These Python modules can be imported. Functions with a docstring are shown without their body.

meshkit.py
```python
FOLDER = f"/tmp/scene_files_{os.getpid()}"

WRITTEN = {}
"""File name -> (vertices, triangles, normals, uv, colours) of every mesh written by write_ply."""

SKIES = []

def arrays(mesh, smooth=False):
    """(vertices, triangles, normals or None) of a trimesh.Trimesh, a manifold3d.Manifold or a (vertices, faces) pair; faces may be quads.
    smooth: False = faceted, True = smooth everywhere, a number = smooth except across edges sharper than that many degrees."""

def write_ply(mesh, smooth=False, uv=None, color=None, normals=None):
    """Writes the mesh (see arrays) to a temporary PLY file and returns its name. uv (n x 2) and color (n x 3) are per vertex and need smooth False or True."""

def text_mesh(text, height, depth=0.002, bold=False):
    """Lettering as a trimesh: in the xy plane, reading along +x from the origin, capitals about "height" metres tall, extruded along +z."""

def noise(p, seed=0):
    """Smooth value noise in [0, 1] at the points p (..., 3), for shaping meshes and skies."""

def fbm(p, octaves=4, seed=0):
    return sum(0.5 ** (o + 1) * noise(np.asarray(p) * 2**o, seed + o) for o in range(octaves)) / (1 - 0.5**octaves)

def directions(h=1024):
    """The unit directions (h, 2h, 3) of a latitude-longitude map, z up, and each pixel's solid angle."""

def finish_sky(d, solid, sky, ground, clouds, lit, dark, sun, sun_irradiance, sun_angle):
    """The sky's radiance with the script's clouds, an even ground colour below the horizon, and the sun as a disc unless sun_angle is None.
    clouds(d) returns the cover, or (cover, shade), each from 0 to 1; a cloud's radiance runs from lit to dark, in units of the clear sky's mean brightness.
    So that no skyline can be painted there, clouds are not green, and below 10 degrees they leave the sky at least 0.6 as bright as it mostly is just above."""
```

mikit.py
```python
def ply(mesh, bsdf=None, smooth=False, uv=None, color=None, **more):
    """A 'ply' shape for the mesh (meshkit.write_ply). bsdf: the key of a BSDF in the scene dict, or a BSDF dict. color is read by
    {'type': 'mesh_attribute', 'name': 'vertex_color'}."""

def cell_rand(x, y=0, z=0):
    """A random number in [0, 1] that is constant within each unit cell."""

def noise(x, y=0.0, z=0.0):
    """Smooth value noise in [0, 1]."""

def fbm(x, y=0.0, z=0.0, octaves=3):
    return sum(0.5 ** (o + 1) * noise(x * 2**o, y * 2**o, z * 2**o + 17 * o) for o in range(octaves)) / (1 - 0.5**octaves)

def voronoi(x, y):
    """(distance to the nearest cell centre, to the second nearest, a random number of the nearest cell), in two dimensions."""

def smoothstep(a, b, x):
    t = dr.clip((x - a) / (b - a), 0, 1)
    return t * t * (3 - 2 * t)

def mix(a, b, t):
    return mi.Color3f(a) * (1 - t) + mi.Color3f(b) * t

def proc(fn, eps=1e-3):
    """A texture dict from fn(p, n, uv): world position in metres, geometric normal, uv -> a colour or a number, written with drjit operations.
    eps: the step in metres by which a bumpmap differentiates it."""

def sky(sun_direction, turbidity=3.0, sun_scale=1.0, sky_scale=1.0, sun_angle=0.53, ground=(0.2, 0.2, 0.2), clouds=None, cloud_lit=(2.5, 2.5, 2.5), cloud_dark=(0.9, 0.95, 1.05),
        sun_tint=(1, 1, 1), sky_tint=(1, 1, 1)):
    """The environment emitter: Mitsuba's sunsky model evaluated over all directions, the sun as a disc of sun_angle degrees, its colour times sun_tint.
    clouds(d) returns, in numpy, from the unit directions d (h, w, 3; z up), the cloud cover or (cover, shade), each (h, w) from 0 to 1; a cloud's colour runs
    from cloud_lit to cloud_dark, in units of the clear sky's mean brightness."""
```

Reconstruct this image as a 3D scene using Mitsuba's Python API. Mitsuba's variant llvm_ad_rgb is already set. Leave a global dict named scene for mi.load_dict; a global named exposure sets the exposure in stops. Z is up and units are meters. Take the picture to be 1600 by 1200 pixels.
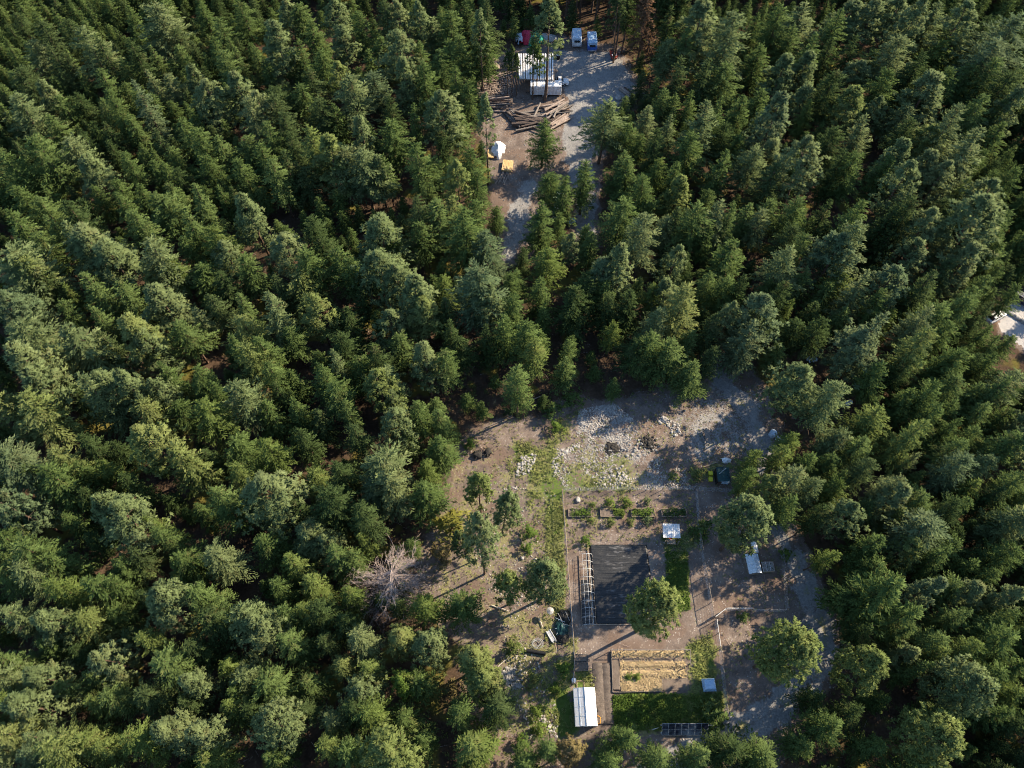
import math, random
import numpy as np, trimesh, mitsuba as mi, drjit as dr, mikit, meshkit, shapely
from shapely import affinity
from shapely.geometry import Polygon, LineString
from mikit import noise, fbm, smoothstep, mix

# ------------------------------------------------------------------ camera, sky, exposure
CAM_H, PITCH = 120.0, math.radians(60)
FWD = np.array([0, math.cos(PITCH), -math.sin(PITCH)])
UP = np.array([0, math.sin(PITCH), math.cos(PITCH)])
FPX = 1109.0
T = mi.ScalarTransform4f
scene, labels = {}, {}
scene['camera'] = {'type': 'perspective', 'fov': math.degrees(2 * math.atan(800 / FPX)), 'fov_axis': 'x', 'near_clip': 1.0, 'far_clip': 6000.0,
                   'to_world': T().look_at(origin=[0, 0, CAM_H], target=[0, float(FWD[1]), CAM_H + float(FWD[2])], up=[0, 0, 1])}
SUN_EL, SUN_AZ = math.radians(33), math.radians(26)
scene['sky'] = mikit.sky((math.cos(SUN_EL) * math.cos(SUN_AZ), math.cos(SUN_EL) * math.sin(SUN_AZ), math.sin(SUN_EL)), turbidity=3, sky_scale=1.0, sun_tint=(0.95, 1.0, 1.06))
exposure = 3.15

rng = np.random.default_rng(7)
R = random.Random(11)


def G(px, py, h=0.0):
    """World point at height h for a surveyed pixel of the 1600 x 1200 photograph."""
    d = FWD + (px - 800) / FPX * np.array([1.0, 0, 0]) - (py - 600) / FPX * UP
    t = (h - CAM_H) / d[2]
    return np.array([d[0] * t, d[1] * t, h])


# ------------------------------------------------------------------ materials
def rgb(*c):
    return {'type': 'rgb', 'value': list(c)}


def mat(name, base, rough=0.8, metal=0.0, spec=0.3, **more):
    b = {'type': 'principled', 'base_color': base if isinstance(base, dict) else rgb(*base), 'roughness': rough, 'metallic': metal, 'specular': spec, **more}
    scene[name] = {'type': 'twosided', 'bsdf': b}


def speckle(c0, c1, f=3.0, seed=0.0, f2=14.0):
    def fn(p, n, uv):
        a = fbm(p.x * f + seed, p.y * f, p.z * f, 3)
        b = noise(p.x * f2, p.y * f2 + seed, p.z * f2)
        return mix(c0, c1, dr.clip(a * 0.9 + b * 0.5 - 0.2, 0, 1))
    return mikit.proc(fn)


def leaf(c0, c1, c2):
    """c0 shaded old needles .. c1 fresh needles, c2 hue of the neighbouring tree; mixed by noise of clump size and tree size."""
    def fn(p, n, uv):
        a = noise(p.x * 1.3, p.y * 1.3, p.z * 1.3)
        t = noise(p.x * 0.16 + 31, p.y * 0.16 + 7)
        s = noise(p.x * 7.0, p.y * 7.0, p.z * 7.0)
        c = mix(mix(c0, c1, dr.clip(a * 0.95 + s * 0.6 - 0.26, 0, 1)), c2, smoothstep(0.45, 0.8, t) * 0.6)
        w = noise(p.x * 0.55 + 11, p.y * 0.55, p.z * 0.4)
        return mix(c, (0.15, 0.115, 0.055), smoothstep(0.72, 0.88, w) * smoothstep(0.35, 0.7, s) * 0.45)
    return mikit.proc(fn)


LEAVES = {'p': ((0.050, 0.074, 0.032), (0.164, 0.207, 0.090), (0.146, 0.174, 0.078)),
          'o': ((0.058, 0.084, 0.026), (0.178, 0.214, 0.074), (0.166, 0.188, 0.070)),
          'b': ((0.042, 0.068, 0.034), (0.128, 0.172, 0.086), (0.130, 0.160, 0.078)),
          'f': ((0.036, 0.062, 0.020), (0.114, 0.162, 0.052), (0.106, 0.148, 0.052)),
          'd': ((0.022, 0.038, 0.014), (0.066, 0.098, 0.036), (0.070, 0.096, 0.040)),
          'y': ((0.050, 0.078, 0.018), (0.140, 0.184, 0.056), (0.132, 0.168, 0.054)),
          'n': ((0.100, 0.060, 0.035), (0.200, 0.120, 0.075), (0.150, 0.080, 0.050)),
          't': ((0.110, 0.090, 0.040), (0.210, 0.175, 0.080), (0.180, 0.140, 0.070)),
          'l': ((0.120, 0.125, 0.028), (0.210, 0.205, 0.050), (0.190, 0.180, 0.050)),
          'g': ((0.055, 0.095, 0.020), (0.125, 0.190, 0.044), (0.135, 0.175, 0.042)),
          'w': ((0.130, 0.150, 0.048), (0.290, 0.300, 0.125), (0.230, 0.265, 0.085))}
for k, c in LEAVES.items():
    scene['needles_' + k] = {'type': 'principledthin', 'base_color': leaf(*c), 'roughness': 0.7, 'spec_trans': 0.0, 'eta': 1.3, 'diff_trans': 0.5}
mat('bark', speckle((0.045, 0.030, 0.022), (0.16, 0.105, 0.075), 2.5))
mat('grey_twigs', speckle((0.18, 0.142, 0.130), (0.40, 0.325, 0.300), 1.5))
mat('bleached_wood', speckle((0.35, 0.31, 0.26), (0.55, 0.5, 0.43), 2.0))


def ground_colour(p, n, uv):
    """uv.x grass, uv.y gravel (below zero: needle litter of the forest floor)."""
    big, mid = fbm(p.x * 0.11, p.y * 0.11, 3.0, 3), fbm(p.x * 0.6, p.y * 0.6, 9.0, 3)
    fine = noise(p.x * 5.0, p.y * 5.0)
    tiny = noise(p.x * 13.0, p.y * 13.0, 4.0)
    dirt = mix((0.090, 0.071, 0.062), (0.245, 0.197, 0.170), dr.clip(mid * 0.9 + fine * 0.3 + tiny * 0.25 - 0.25, 0, 1))
    dirt = mix(dirt, (0.150, 0.102, 0.077), smoothstep(0.5, 0.7, fbm(p.x * 0.3 + 40, p.y * 0.3, 1.0, 2)) * 0.5)
    pebble, _, which = mikit.voronoi(p.x * 3.2, p.y * 3.2)
    dirt = mix(dirt, (0.38, 0.35, 0.325), smoothstep(0.30, 0.2, pebble) * smoothstep(0.82, 0.88, which) * smoothstep(0.35, 0.6, mid))
    stone = mix((0.145, 0.142, 0.142), (0.320, 0.312, 0.305), dr.clip(fine * 0.5 + tiny * 0.4 + mid * 0.5 - 0.25, 0, 1))
    litter = mix((0.030, 0.022, 0.016), (0.115, 0.078, 0.055), dr.clip(mid * 0.9 + fine * 0.4 - 0.2, 0, 1))
    litter = mix(litter, (0.14, 0.13, 0.03), smoothstep(0.58, 0.72, fbm(p.x * 0.25, p.y * 0.25 + 70, 5.0, 3)) * 0.7)
    green = mix((0.055, 0.095, 0.020), (0.120, 0.165, 0.042), dr.clip(fine * 0.6 + mid * 0.5 - 0.1, 0, 1))
    straw = mix((0.11, 0.105, 0.045), (0.24, 0.225, 0.115), fine)
    grass = mix(green, straw, smoothstep(0.40, 0.62, big * 0.5 + mid * 0.5))
    g, s = dr.clip(uv.x, 0, 1), uv.y
    edge = (mid - 0.5) * 0.9 + (fine - 0.5) * 0.5
    c = mix(dirt, stone, smoothstep(0.3, 0.7, s + edge * 0.6))
    c = mix(c, litter, smoothstep(0.25, 0.75, -s + edge * 0.8))
    return mix(c, grass, smoothstep(0.3, 0.7, g + edge))


scene['ground_mat'] = {'type': 'twosided', 'bsdf': {'type': 'diffuse', 'reflectance': mikit.proc(ground_colour)}}
mat('paving', speckle((0.28, 0.27, 0.27), (0.40, 0.385, 0.38), 0.6))
mat('rock', speckle((0.14, 0.135, 0.13), (0.36, 0.345, 0.33), 1.8))
mat('pale_rock', speckle((0.18, 0.17, 0.16), (0.46, 0.435, 0.41), 1.8))
mat('char', speckle((0.008, 0.008, 0.008), (0.05, 0.045, 0.04), 4.0))


def weathered(c0, c1, dirt):
    """pale sheet with run-off streaks, lichen spots and fallen needles"""
    def fn(p, n, uv):
        a = fbm(p.x * 0.9, p.y * 0.9, p.z * 0.9, 3)
        s = fbm(p.x * 5.0, p.y * 0.7, p.z * 0.7, 3)
        d = noise(p.x * 9.0, p.y * 9.0, p.z * 9.0)
        return mix(mix(c0, c1, dr.clip(a * 1.2 - 0.1, 0, 1)), dirt, dr.clip(smoothstep(0.52, 0.75, s) * 0.45 + smoothstep(0.78, 0.88, d) * 0.5, 0, 1))
    return mikit.proc(fn)


mat('white_metal', weathered((0.56, 0.57, 0.59), (0.78, 0.78, 0.78), (0.28, 0.25, 0.21)), 0.45)
mat('white_plastic', speckle((0.66, 0.67, 0.68), (0.80, 0.80, 0.80), 0.9), 0.45)
mat('grey_metal', speckle((0.30, 0.31, 0.33), (0.46, 0.47, 0.49), 1.5), 0.4)
mat('blue_roof', speckle((0.50, 0.58, 0.66), (0.62, 0.68, 0.74), 1.0), 0.35)
mat('blue_paint', speckle((0.025, 0.09, 0.33), (0.04, 0.13, 0.42), 1.5), 0.35)
mat('pale_blue', speckle((0.38, 0.50, 0.64), (0.55, 0.64, 0.74), 2.0), 0.5)
mat('navy_paint', (0.012, 0.015, 0.032), 0.25, spec=0.6)
mat('red_paint', speckle((0.30, 0.03, 0.02), (0.42, 0.06, 0.035), 2.0), 0.45)
mat('red_tarp', (0.42, 0.03, 0.07), 0.5)
mat('green_tarp', (0.03, 0.33, 0.20), 0.5)
mat('teal_tarp', speckle((0.006, 0.016, 0.020), (0.018, 0.075, 0.078), 1.2), 0.45)
mat('white_tarp', speckle((0.62, 0.62, 0.63), (0.80, 0.80, 0.79), 1.0), 0.5)
mat('blue_tarp', speckle((0.16, 0.34, 0.58), (0.50, 0.63, 0.75), 1.3, 3.0), 0.4)


def sheet_colour(p, n, uv):
    """black woven sheet with pale dust caught along its wrinkles"""
    s = fbm(p.x * 0.55, p.y * 3.2, 2.0, 3) * 0.7 + noise(p.x * 2.2, p.y * 8.0) * 0.35
    t = fbm(p.x * 0.35 + 9, p.y * 0.35, 6.0, 2)
    return mix((0.011, 0.012, 0.014), (0.10, 0.10, 0.104), smoothstep(0.60, 0.85, s) * smoothstep(0.32, 0.60, t))


mat('dark_fabric', mikit.proc(sheet_colour), 0.45, spec=0.5)
mat('black_plastic', (0.012, 0.012, 0.013), 0.5)
mat('rubber', (0.015, 0.015, 0.015), 0.8)
mat('dark_glass', (0.02, 0.025, 0.03), 0.08, spec=0.6)
mat('solar_glass', (0.010, 0.012, 0.025), 0.12, spec=0.6)
mat('timber', speckle((0.20, 0.15, 0.11), (0.38, 0.30, 0.23), 1.6))
mat('old_timber', speckle((0.11, 0.095, 0.085), (0.24, 0.21, 0.19), 1.6))
mat('fresh_timber', speckle((0.48, 0.30, 0.13), (0.62, 0.43, 0.22), 1.4))
mat('log_bark', speckle((0.040, 0.029, 0.025), (0.15, 0.115, 0.098), 1.2))
mat('log_pale', speckle((0.19, 0.145, 0.12), (0.38, 0.305, 0.26), 1.2))
mat('soil', speckle((0.085, 0.066, 0.054), (0.185, 0.148, 0.122), 2.0))
mat('dark_soil', speckle((0.060, 0.048, 0.041), (0.150, 0.122, 0.105), 2.2))
mat('straw', speckle((0.25, 0.18, 0.092), (0.53, 0.415, 0.245), 2.6))
mat('yellow_paint', (0.55, 0.50, 0.03), 0.5)
mat('orange_paint', (0.62, 0.27, 0.02), 0.5)
mat('brown_roof', speckle((0.15, 0.11, 0.09), (0.27, 0.21, 0.18), 1.5))
mat('grey_cover', speckle((0.20, 0.20, 0.20), (0.36, 0.35, 0.34), 1.5), 0.6)
mat('white_pipe', (0.62, 0.63, 0.63), 0.4)
scene['poly_sheet'] = {'type': 'twosided', 'bsdf': {'type': 'principled', 'base_color': weathered((0.66, 0.66, 0.68), (0.80, 0.80, 0.81), (0.50, 0.48, 0.44)), 'roughness': 0.35, 'specular': 0.4}}
for k in ('white_metal', 'white_plastic'):
    pass


# ------------------------------------------------------------------ entries, meshes
def number(key):
    if key not in taken:
        taken.add(key)
        return key
    i = 1
    while f'{key}_{i:03d}' in taken:
        i += 1
    taken.add(f'{key}_{i:03d}')
    return f'{key}_{i:03d}'


taken = set()


def tag(key, label=None, cat=None, group=None, kind=None):
    labels[key] = {k: v for k, v in (('label', label), ('category', cat), ('group', group), ('kind', kind)) if v}


def thing(name, label, cat, group=None):
    key = number(name)
    tag(key, label, cat, group)
    return key


def put(key, m, bsdf, smooth=False, **kw):
    if isinstance(m, MB):
        m = m.mesh()
    scene[key] = mikit.ply(m, bsdf, smooth=smooth, **kw)
    return key


def part(parent, name, m, bsdf, smooth=False, label=None):
    key = number(f'{parent}__{name}')
    put(key, m, bsdf, smooth)
    if label:
        labels[key] = {'label': label}
    return key


def solo(name, m, bsdf, label, cat, group=None, smooth=False):
    return put(thing(name, label, cat, group), m, bsdf, smooth)


def rot2(a):
    return np.array([[math.cos(a), -math.sin(a), 0], [math.sin(a), math.cos(a), 0], [0, 0, 1.0]])


class MB:
    """Collects shapes into one mesh."""

    def __init__(self):
        self.v, self.f, self.n = [], [], 0

    def add(self, v, f):
        v, f = np.asarray(v, float), np.asarray(f, int)
        if f.shape[1] == 4:
            f = np.vstack([f[:, [0, 1, 2]], f[:, [0, 2, 3]]])
        self.v.append(v)
        self.f.append(f + self.n)
        self.n += len(v)
        return self

    def mesh(self):
        return trimesh.Trimesh(np.vstack(self.v), np.vstack(self.f), process=False)

    def box(self, c, size, a=0.0, ch=0.0):
        """box centred at c with a chamfer on its upright and top edges."""
        c, s = np.asarray(c, float), np.asarray(size, float) / 2
        if ch <= 0:
            v = np.array([[x, y, z] for x in (-1, 1) for y in (-1, 1) for z in (-1, 1)], float) * s
            f = [[0, 1, 3, 2], [4, 6, 7, 5], [0, 4, 5, 1], [2, 3, 7, 6], [0, 2, 6, 4], [1, 5, 7, 3]]
        else:
            ring = lambda x, y, z, k: [(-x + k, -y, z), (x - k, -y, z), (x, -y + k, z), (x, y - k, z), (x - k, y, z), (-x + k, y, z), (-x, y - k, z), (-x, -y + k, z)]
            v = np.array(ring(s[0], s[1], -s[2], ch) + ring(s[0], s[1], s[2] - ch, ch) + ring(s[0] - ch, s[1] - ch, s[2], ch))
            f = [[r * 8 + i, r * 8 + (i + 1) % 8, r * 8 + 8 + (i + 1) % 8, r * 8 + 8 + i] for r in (0, 1) for i in range(8)]
            f += [[16 + 0, 16 + 1, 16 + 2, 16 + 3], [16, 19, 20, 23], [20, 21, 22, 23]]
            f += [[3, 2, 1, 0], [7, 4, 3, 0], [7, 6, 5, 4]]
        return self.add(v @ rot2(a).T + c, f)

    def tube(self, pts, r, sides=6, caps=True):
        p = np.asarray(pts, float)
        r = np.broadcast_to(r, len(p))
        v, f = [], []
        d = np.gradient(p, axis=0) if len(p) > 2 else np.repeat(p[1:] - p[:1], 2, 0)
        for i in range(len(p)):
            t = d[i] / (np.linalg.norm(d[i]) + 1e-9)
            a = np.cross(t, [0, 0, 1.0] if abs(t[2]) < 0.9 else [1.0, 0, 0])
            a /= np.linalg.norm(a)
            b = np.cross(t, a)
            for k in range(sides):
                w = 2 * math.pi * k / sides
                v.append(p[i] + r[i] * (math.cos(w) * a + math.sin(w) * b))
        for i in range(len(p) - 1):
            for k in range(sides):
                f.append([i * sides + k, i * sides + (k + 1) % sides, (i + 1) * sides + (k + 1) % sides, (i + 1) * sides + k])
        f = [q for q in f]
        tri = [[q[0], q[1], q[2]] for q in f] + [[q[0], q[2], q[3]] for q in f]
        if caps:
            for base in (0, (len(p) - 1) * sides):
                tri += [[base, base + k, base + k + 1] for k in range(1, sides - 1)]
        return self.add(v, tri)

    def quad(self, a, b, c, d):
        return self.add([a, b, c, d], [[0, 1, 2, 3]])

    def prism(self, ring, z0, z1):
        """upright prism over a convex ring of xy points; z0, z1 numbers or per-point lists"""
        n = len(ring)
        z0, z1 = np.broadcast_to(z0, n), np.broadcast_to(z1, n)
        v = [(x, y, z0[i]) for i, (x, y) in enumerate(ring)] + [(x, y, z1[i]) for i, (x, y) in enumerate(ring)]
        f = []
        for i in range(n):
            j = (i + 1) % n
            f += [[i, j, n + j], [i, n + j, n + i]]
        f += [[0, i + 1, i] for i in range(1, n - 1)] + [[n, n + i, n + i + 1] for i in range(1, n - 1)]
        return self.add(v, f)


ICO = trimesh.creation.icosphere(1)
ICO2 = trimesh.creation.icosphere(2)


def rock(r, seed, flat=0.65, fine=False):
    m = ICO2 if fine else ICO
    v = np.array(m.vertices)
    d = 0.62 + 0.75 * meshkit.noise(v * 1.3 + seed * 7.3, seed) + 0.15 * meshkit.noise(v * 3.1 + seed, seed + 5)
    q = np.random.default_rng(seed)
    return v * d[:, None] * r * np.array([q.uniform(0.75, 1.25), q.uniform(0.75, 1.25), flat]), np.array(m.faces)


# ------------------------------------------------------------------ ground
def poly(*px):
    return Polygon([tuple(G(x, y)[:2]) for x, y in px])


def road(width, *px):
    return LineString([tuple(G(x, y)[:2]) for x, y in px]).buffer(width / 2)


CLEARING = poly((700, 722), (738, 668), (790, 650), (850, 650), (880, 618), (960, 625), (1060, 600), (1100, 570), (1140, 560), (1185, 580), (1215, 640), (1225, 690),
                (1200, 740), (1235, 830), (1290, 930), (1320, 1010), (1300, 1060), (1260, 1110), (1215, 1215), (760, 1215), (735, 1100), (715, 1010), (660, 930), (655, 860), (690, 800))
YARD = poly((866, 78), (968, 82), (992, 135), (962, 168), (930, 205), (926, 270), (936, 330), (926, 385), (903, 372), (900, 310), (882, 255), (880, 215), (893, 172), (880, 130), (866, 108))
YARD_DIRT = poly((745, 95), (872, 52), (972, 74), (1010, 150), (965, 190), (930, 300), (935, 385), (905, 390), (880, 330), (850, 340), (845, 400), (790, 410), (770, 300), (750, 210))
SPUR = road(5.0, (795, 400), (805, 350), (815, 320), (830, 290))
DRIVE_PX = ((1120, 575), (1165, 640), (1195, 700), (1215, 780), (1236, 850), (1262, 925), (1290, 990), (1286, 1045), (1245, 1090), (1175, 1130), (1090, 1165), (1010, 1215))
DRIVE = road(4.0, *DRIVE_PX)
LAWN = shapely.unary_union([poly((1040, 862), (1074, 862), (1078, 952), (1042, 958)), poly((957, 1086), (1095, 1084), (1128, 1082), (1130, 1140), (960, 1142))])
PAVED = poly((1558, 492), (1585, 470), (1660, 462), (1700, 600), (1602, 548), (1570, 520))
PATHS = shapely.unary_union([poly((931, 1032), (955, 1032), (957, 1133), (930, 1133)), poly((885, 828), (925, 832), (928, 850), (1035, 850), (1035, 862), (928, 858), (925, 980), (886, 1000))])
GRASS = [(0.95, poly((846, 765), (879, 765), (897, 1010), (872, 1000))), (0.75, poly((800, 695), (870, 690), (875, 775), (830, 790))), (0.9, poly((1076, 1005), (1112, 1000), (1128, 1085), (1078, 1088))),
         (0.85, poly((897, 1045), (931, 1040), (931, 1075), (897, 1075))), (0.9, poly((866, 1030), (897, 1030), (897, 1150), (868, 1165))), (0.48, poly((770, 950), (870, 955), (870, 1150), (800, 1150))),
         (0.6, poly((880, 742), (985, 735), (1000, 768), (882, 768))), (0.5, poly((928, 90), (968, 88), (965, 108), (925, 112))), (0.5, poly((1045, 600), (1098, 585), (1110, 620), (1050, 640))),
         (0.7, poly((1035, 838), (1095, 825), (1095, 862), (1036, 862))), (0.6, poly((865, 650), (905, 640), (890, 690), (862, 700))), (0.6, poly((1080, 735), (1130, 720), (1125, 750), (1085, 752))),
         (0.33, poly((705, 725), (870, 690), (878, 960), (870, 1150), (770, 1150), (740, 1000), (690, 880))), (0.42, poly((895, 690), (960, 690), (1000, 735), (1000, 766), (882, 768))), (0.45, poly((680, 800), (730, 780), (745, 900), (690, 930))), (1.0, LAWN)]
STONY = [(0.45, poly((895, 680), (905, 640), (960, 628), (1000, 660), (985, 700), (940, 705))), (0.38, poly((885, 720), (1000, 690), (1070, 735), (1080, 765), (882, 768))), (0.5, poly((1040, 650), (1120, 600), (1190, 620), (1190, 700), (1090, 720)))]

gx, gy = np.arange(-175, 176, 0.6), np.arange(-14, 236, 0.6)
X, Y = np.meshgrid(gx, gy)
P2 = np.stack([X, Y, X * 0], -1)
jag = (meshkit.fbm(P2 * [0.45, 0.45, 1], 4, 3) - 0.5) * 3.2


def field(region, soft=1.2):
    """1 well inside the region, 0 outside, with a ragged border"""
    b = region.bounds
    out = np.zeros(X.shape)
    near = (X > b[0] - 5) & (X < b[2] + 5) & (Y > b[1] - 5) & (Y < b[3] + 5)
    pts = shapely.points(X[near], Y[near])
    d = shapely.distance(region.boundary, pts) * np.where(shapely.contains(region, pts), 1, -1) + jag[near]
    t = np.clip((d + soft) / (2 * soft), 0, 1)
    out[near] = t * t * (3 - 2 * t)
    return out


open_ground = np.maximum(field(CLEARING, 2.5), field(YARD_DIRT, 2.0))
for region in (SPUR, PAVED.buffer(1)):
    open_ground = np.maximum(open_ground, field(region, 2.0))
yard_f, drive_f, spur_f, lawn_f, paved_f = field(YARD), field(DRIVE), field(SPUR), field(LAWN, 0.4), field(PAVED, 0.3)
grass_f, stone_f = np.zeros(X.shape), np.zeros(X.shape)
for w, g in GRASS:
    grass_f = np.maximum(grass_f, w * field(g, 1.2))
for w, g in STONY:
    stone_f = np.maximum(stone_f, w * field(g, 1.5))
paths_f = field(PATHS, 0.5)
V_ = np.maximum.reduce([stone_f, yard_f, 0.95 * drive_f, 0.7 * spur_f]) - (1 - open_ground)
V_ = np.where(paths_f > 0.5, 0.25, V_)
mid_line = LineString([tuple(G(x, y)[:2]) for x, y in DRIVE_PX])
yard_line = LineString([tuple(G(x, y)[:2]) for x, y in ((930, 90), (925, 140), (912, 200), (908, 260), (916, 320), (914, 380))])
ruts, crest = np.zeros(X.shape), np.zeros(X.shape)
for line in (mid_line, yard_line):
    for off in (-0.85, 0.85):
        ruts = np.maximum(ruts, field(line.parallel_offset(abs(off), 'left' if off > 0 else 'right').buffer(0.5), 0.7))
    crest = np.maximum(crest, field(line.buffer(0.55), 0.8))
V_ = V_ + 0.25 * ruts - 0.45 * crest * (drive_f > 0.4)
U_ = grass_f * (1 - np.maximum.reduce([yard_f, 0.9 * drive_f, paths_f]))
U_ = np.maximum(U_, 0.42 * crest * (drive_f > 0.4))
Z_ = (meshkit.fbm(P2 * [0.12, 0.12, 1], 3, 9) - 0.5) * 0.9 * (1 - open_ground) + (meshkit.fbm(P2 * [0.8, 0.8, 1], 2, 4) - 0.5) * 0.10 * open_ground - 0.05
Z_ += 0.10 * grass_f * meshkit.noise(P2 * [1.7, 1.7, 1], 5)


def ground_z(x, y):
    i, j = int(round((y - gy[0]) / 0.6)), int(round((x - gx[0]) / 0.6))
    return float(Z_[min(max(i, 0), Z_.shape[0] - 1), min(max(j, 0), Z_.shape[1] - 1)])


GV = np.stack([X, Y, Z_], -1).reshape(-1, 3)
GUV = np.stack([U_, V_], -1).reshape(-1, 2)
ny, nx = X.shape
idx = np.arange(nx * ny).reshape(ny, nx)
quads = np.stack([idx[:-1, :-1], idx[:-1, 1:], idx[1:, 1:], idx[1:, :-1]], -1).reshape(-1, 4)
cls = np.zeros(X.shape, int)
cls[yard_f > 0.5], cls[spur_f > 0.5], cls[drive_f > 0.5], cls[lawn_f > 0.5], cls[paved_f > 0.5] = 1, 1, 2, 3, 4
qc = cls[:-1, :-1].reshape(-1)
outer = [(-2500, -2500), (2500, -2500), (2500, 3500), (-2500, 3500)]
for code, name, m in ((0, 'ground', 'ground_mat'), (1, 'gravel_road', 'ground_mat'), (2, 'driveway', 'ground_mat'), (3, 'lawn', 'ground_mat'), (4, 'paved_road', 'paving')):
    q = quads[qc == code]
    used, inv = np.unique(q, return_inverse=True)
    v, uv, f = GV[used], GUV[used], inv.reshape(-1, 4)
    f = np.vstack([f[:, [0, 1, 2]], f[:, [0, 2, 3]]])
    if code == 0:  # the ground goes on to the horizon
        ring = [(gx[0], gy[0]), (gx[-1], gy[0]), (gx[-1], gy[-1]), (gx[0], gy[-1])]
        n = len(v)
        v = np.vstack([v, [(x, y, -0.45) for x, y in ring], [(x, y, -0.45) for x, y in outer]])
        uv = np.vstack([uv, np.tile([0.0, -1.0], (8, 1))])
        f = np.vstack([f, [[n + a, n + 4 + a, n + 4 + b] for a, b in ((0, 1), (1, 2), (2, 3), (3, 0))], [[n + a, n + 4 + b, n + b] for a, b in ((0, 1), (1, 2), (2, 3), (3, 0))]])
    put(name, trimesh.Trimesh(v, f, process=False), m, True, uv=uv)
    taken.add(name)
    tag(name, kind='structure', label={'ground': 'brown forest floor and bare dirt of the clearings', 'gravel_road': 'grey gravel road and parking yard at the top of the photo', 'driveway': 'grey dirt driveway curving down the right of the garden',
                                       'lawn': 'green lawn strips inside the fenced garden', 'paved_road': 'pale paved road at the right edge of the photo'}[name])


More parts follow.
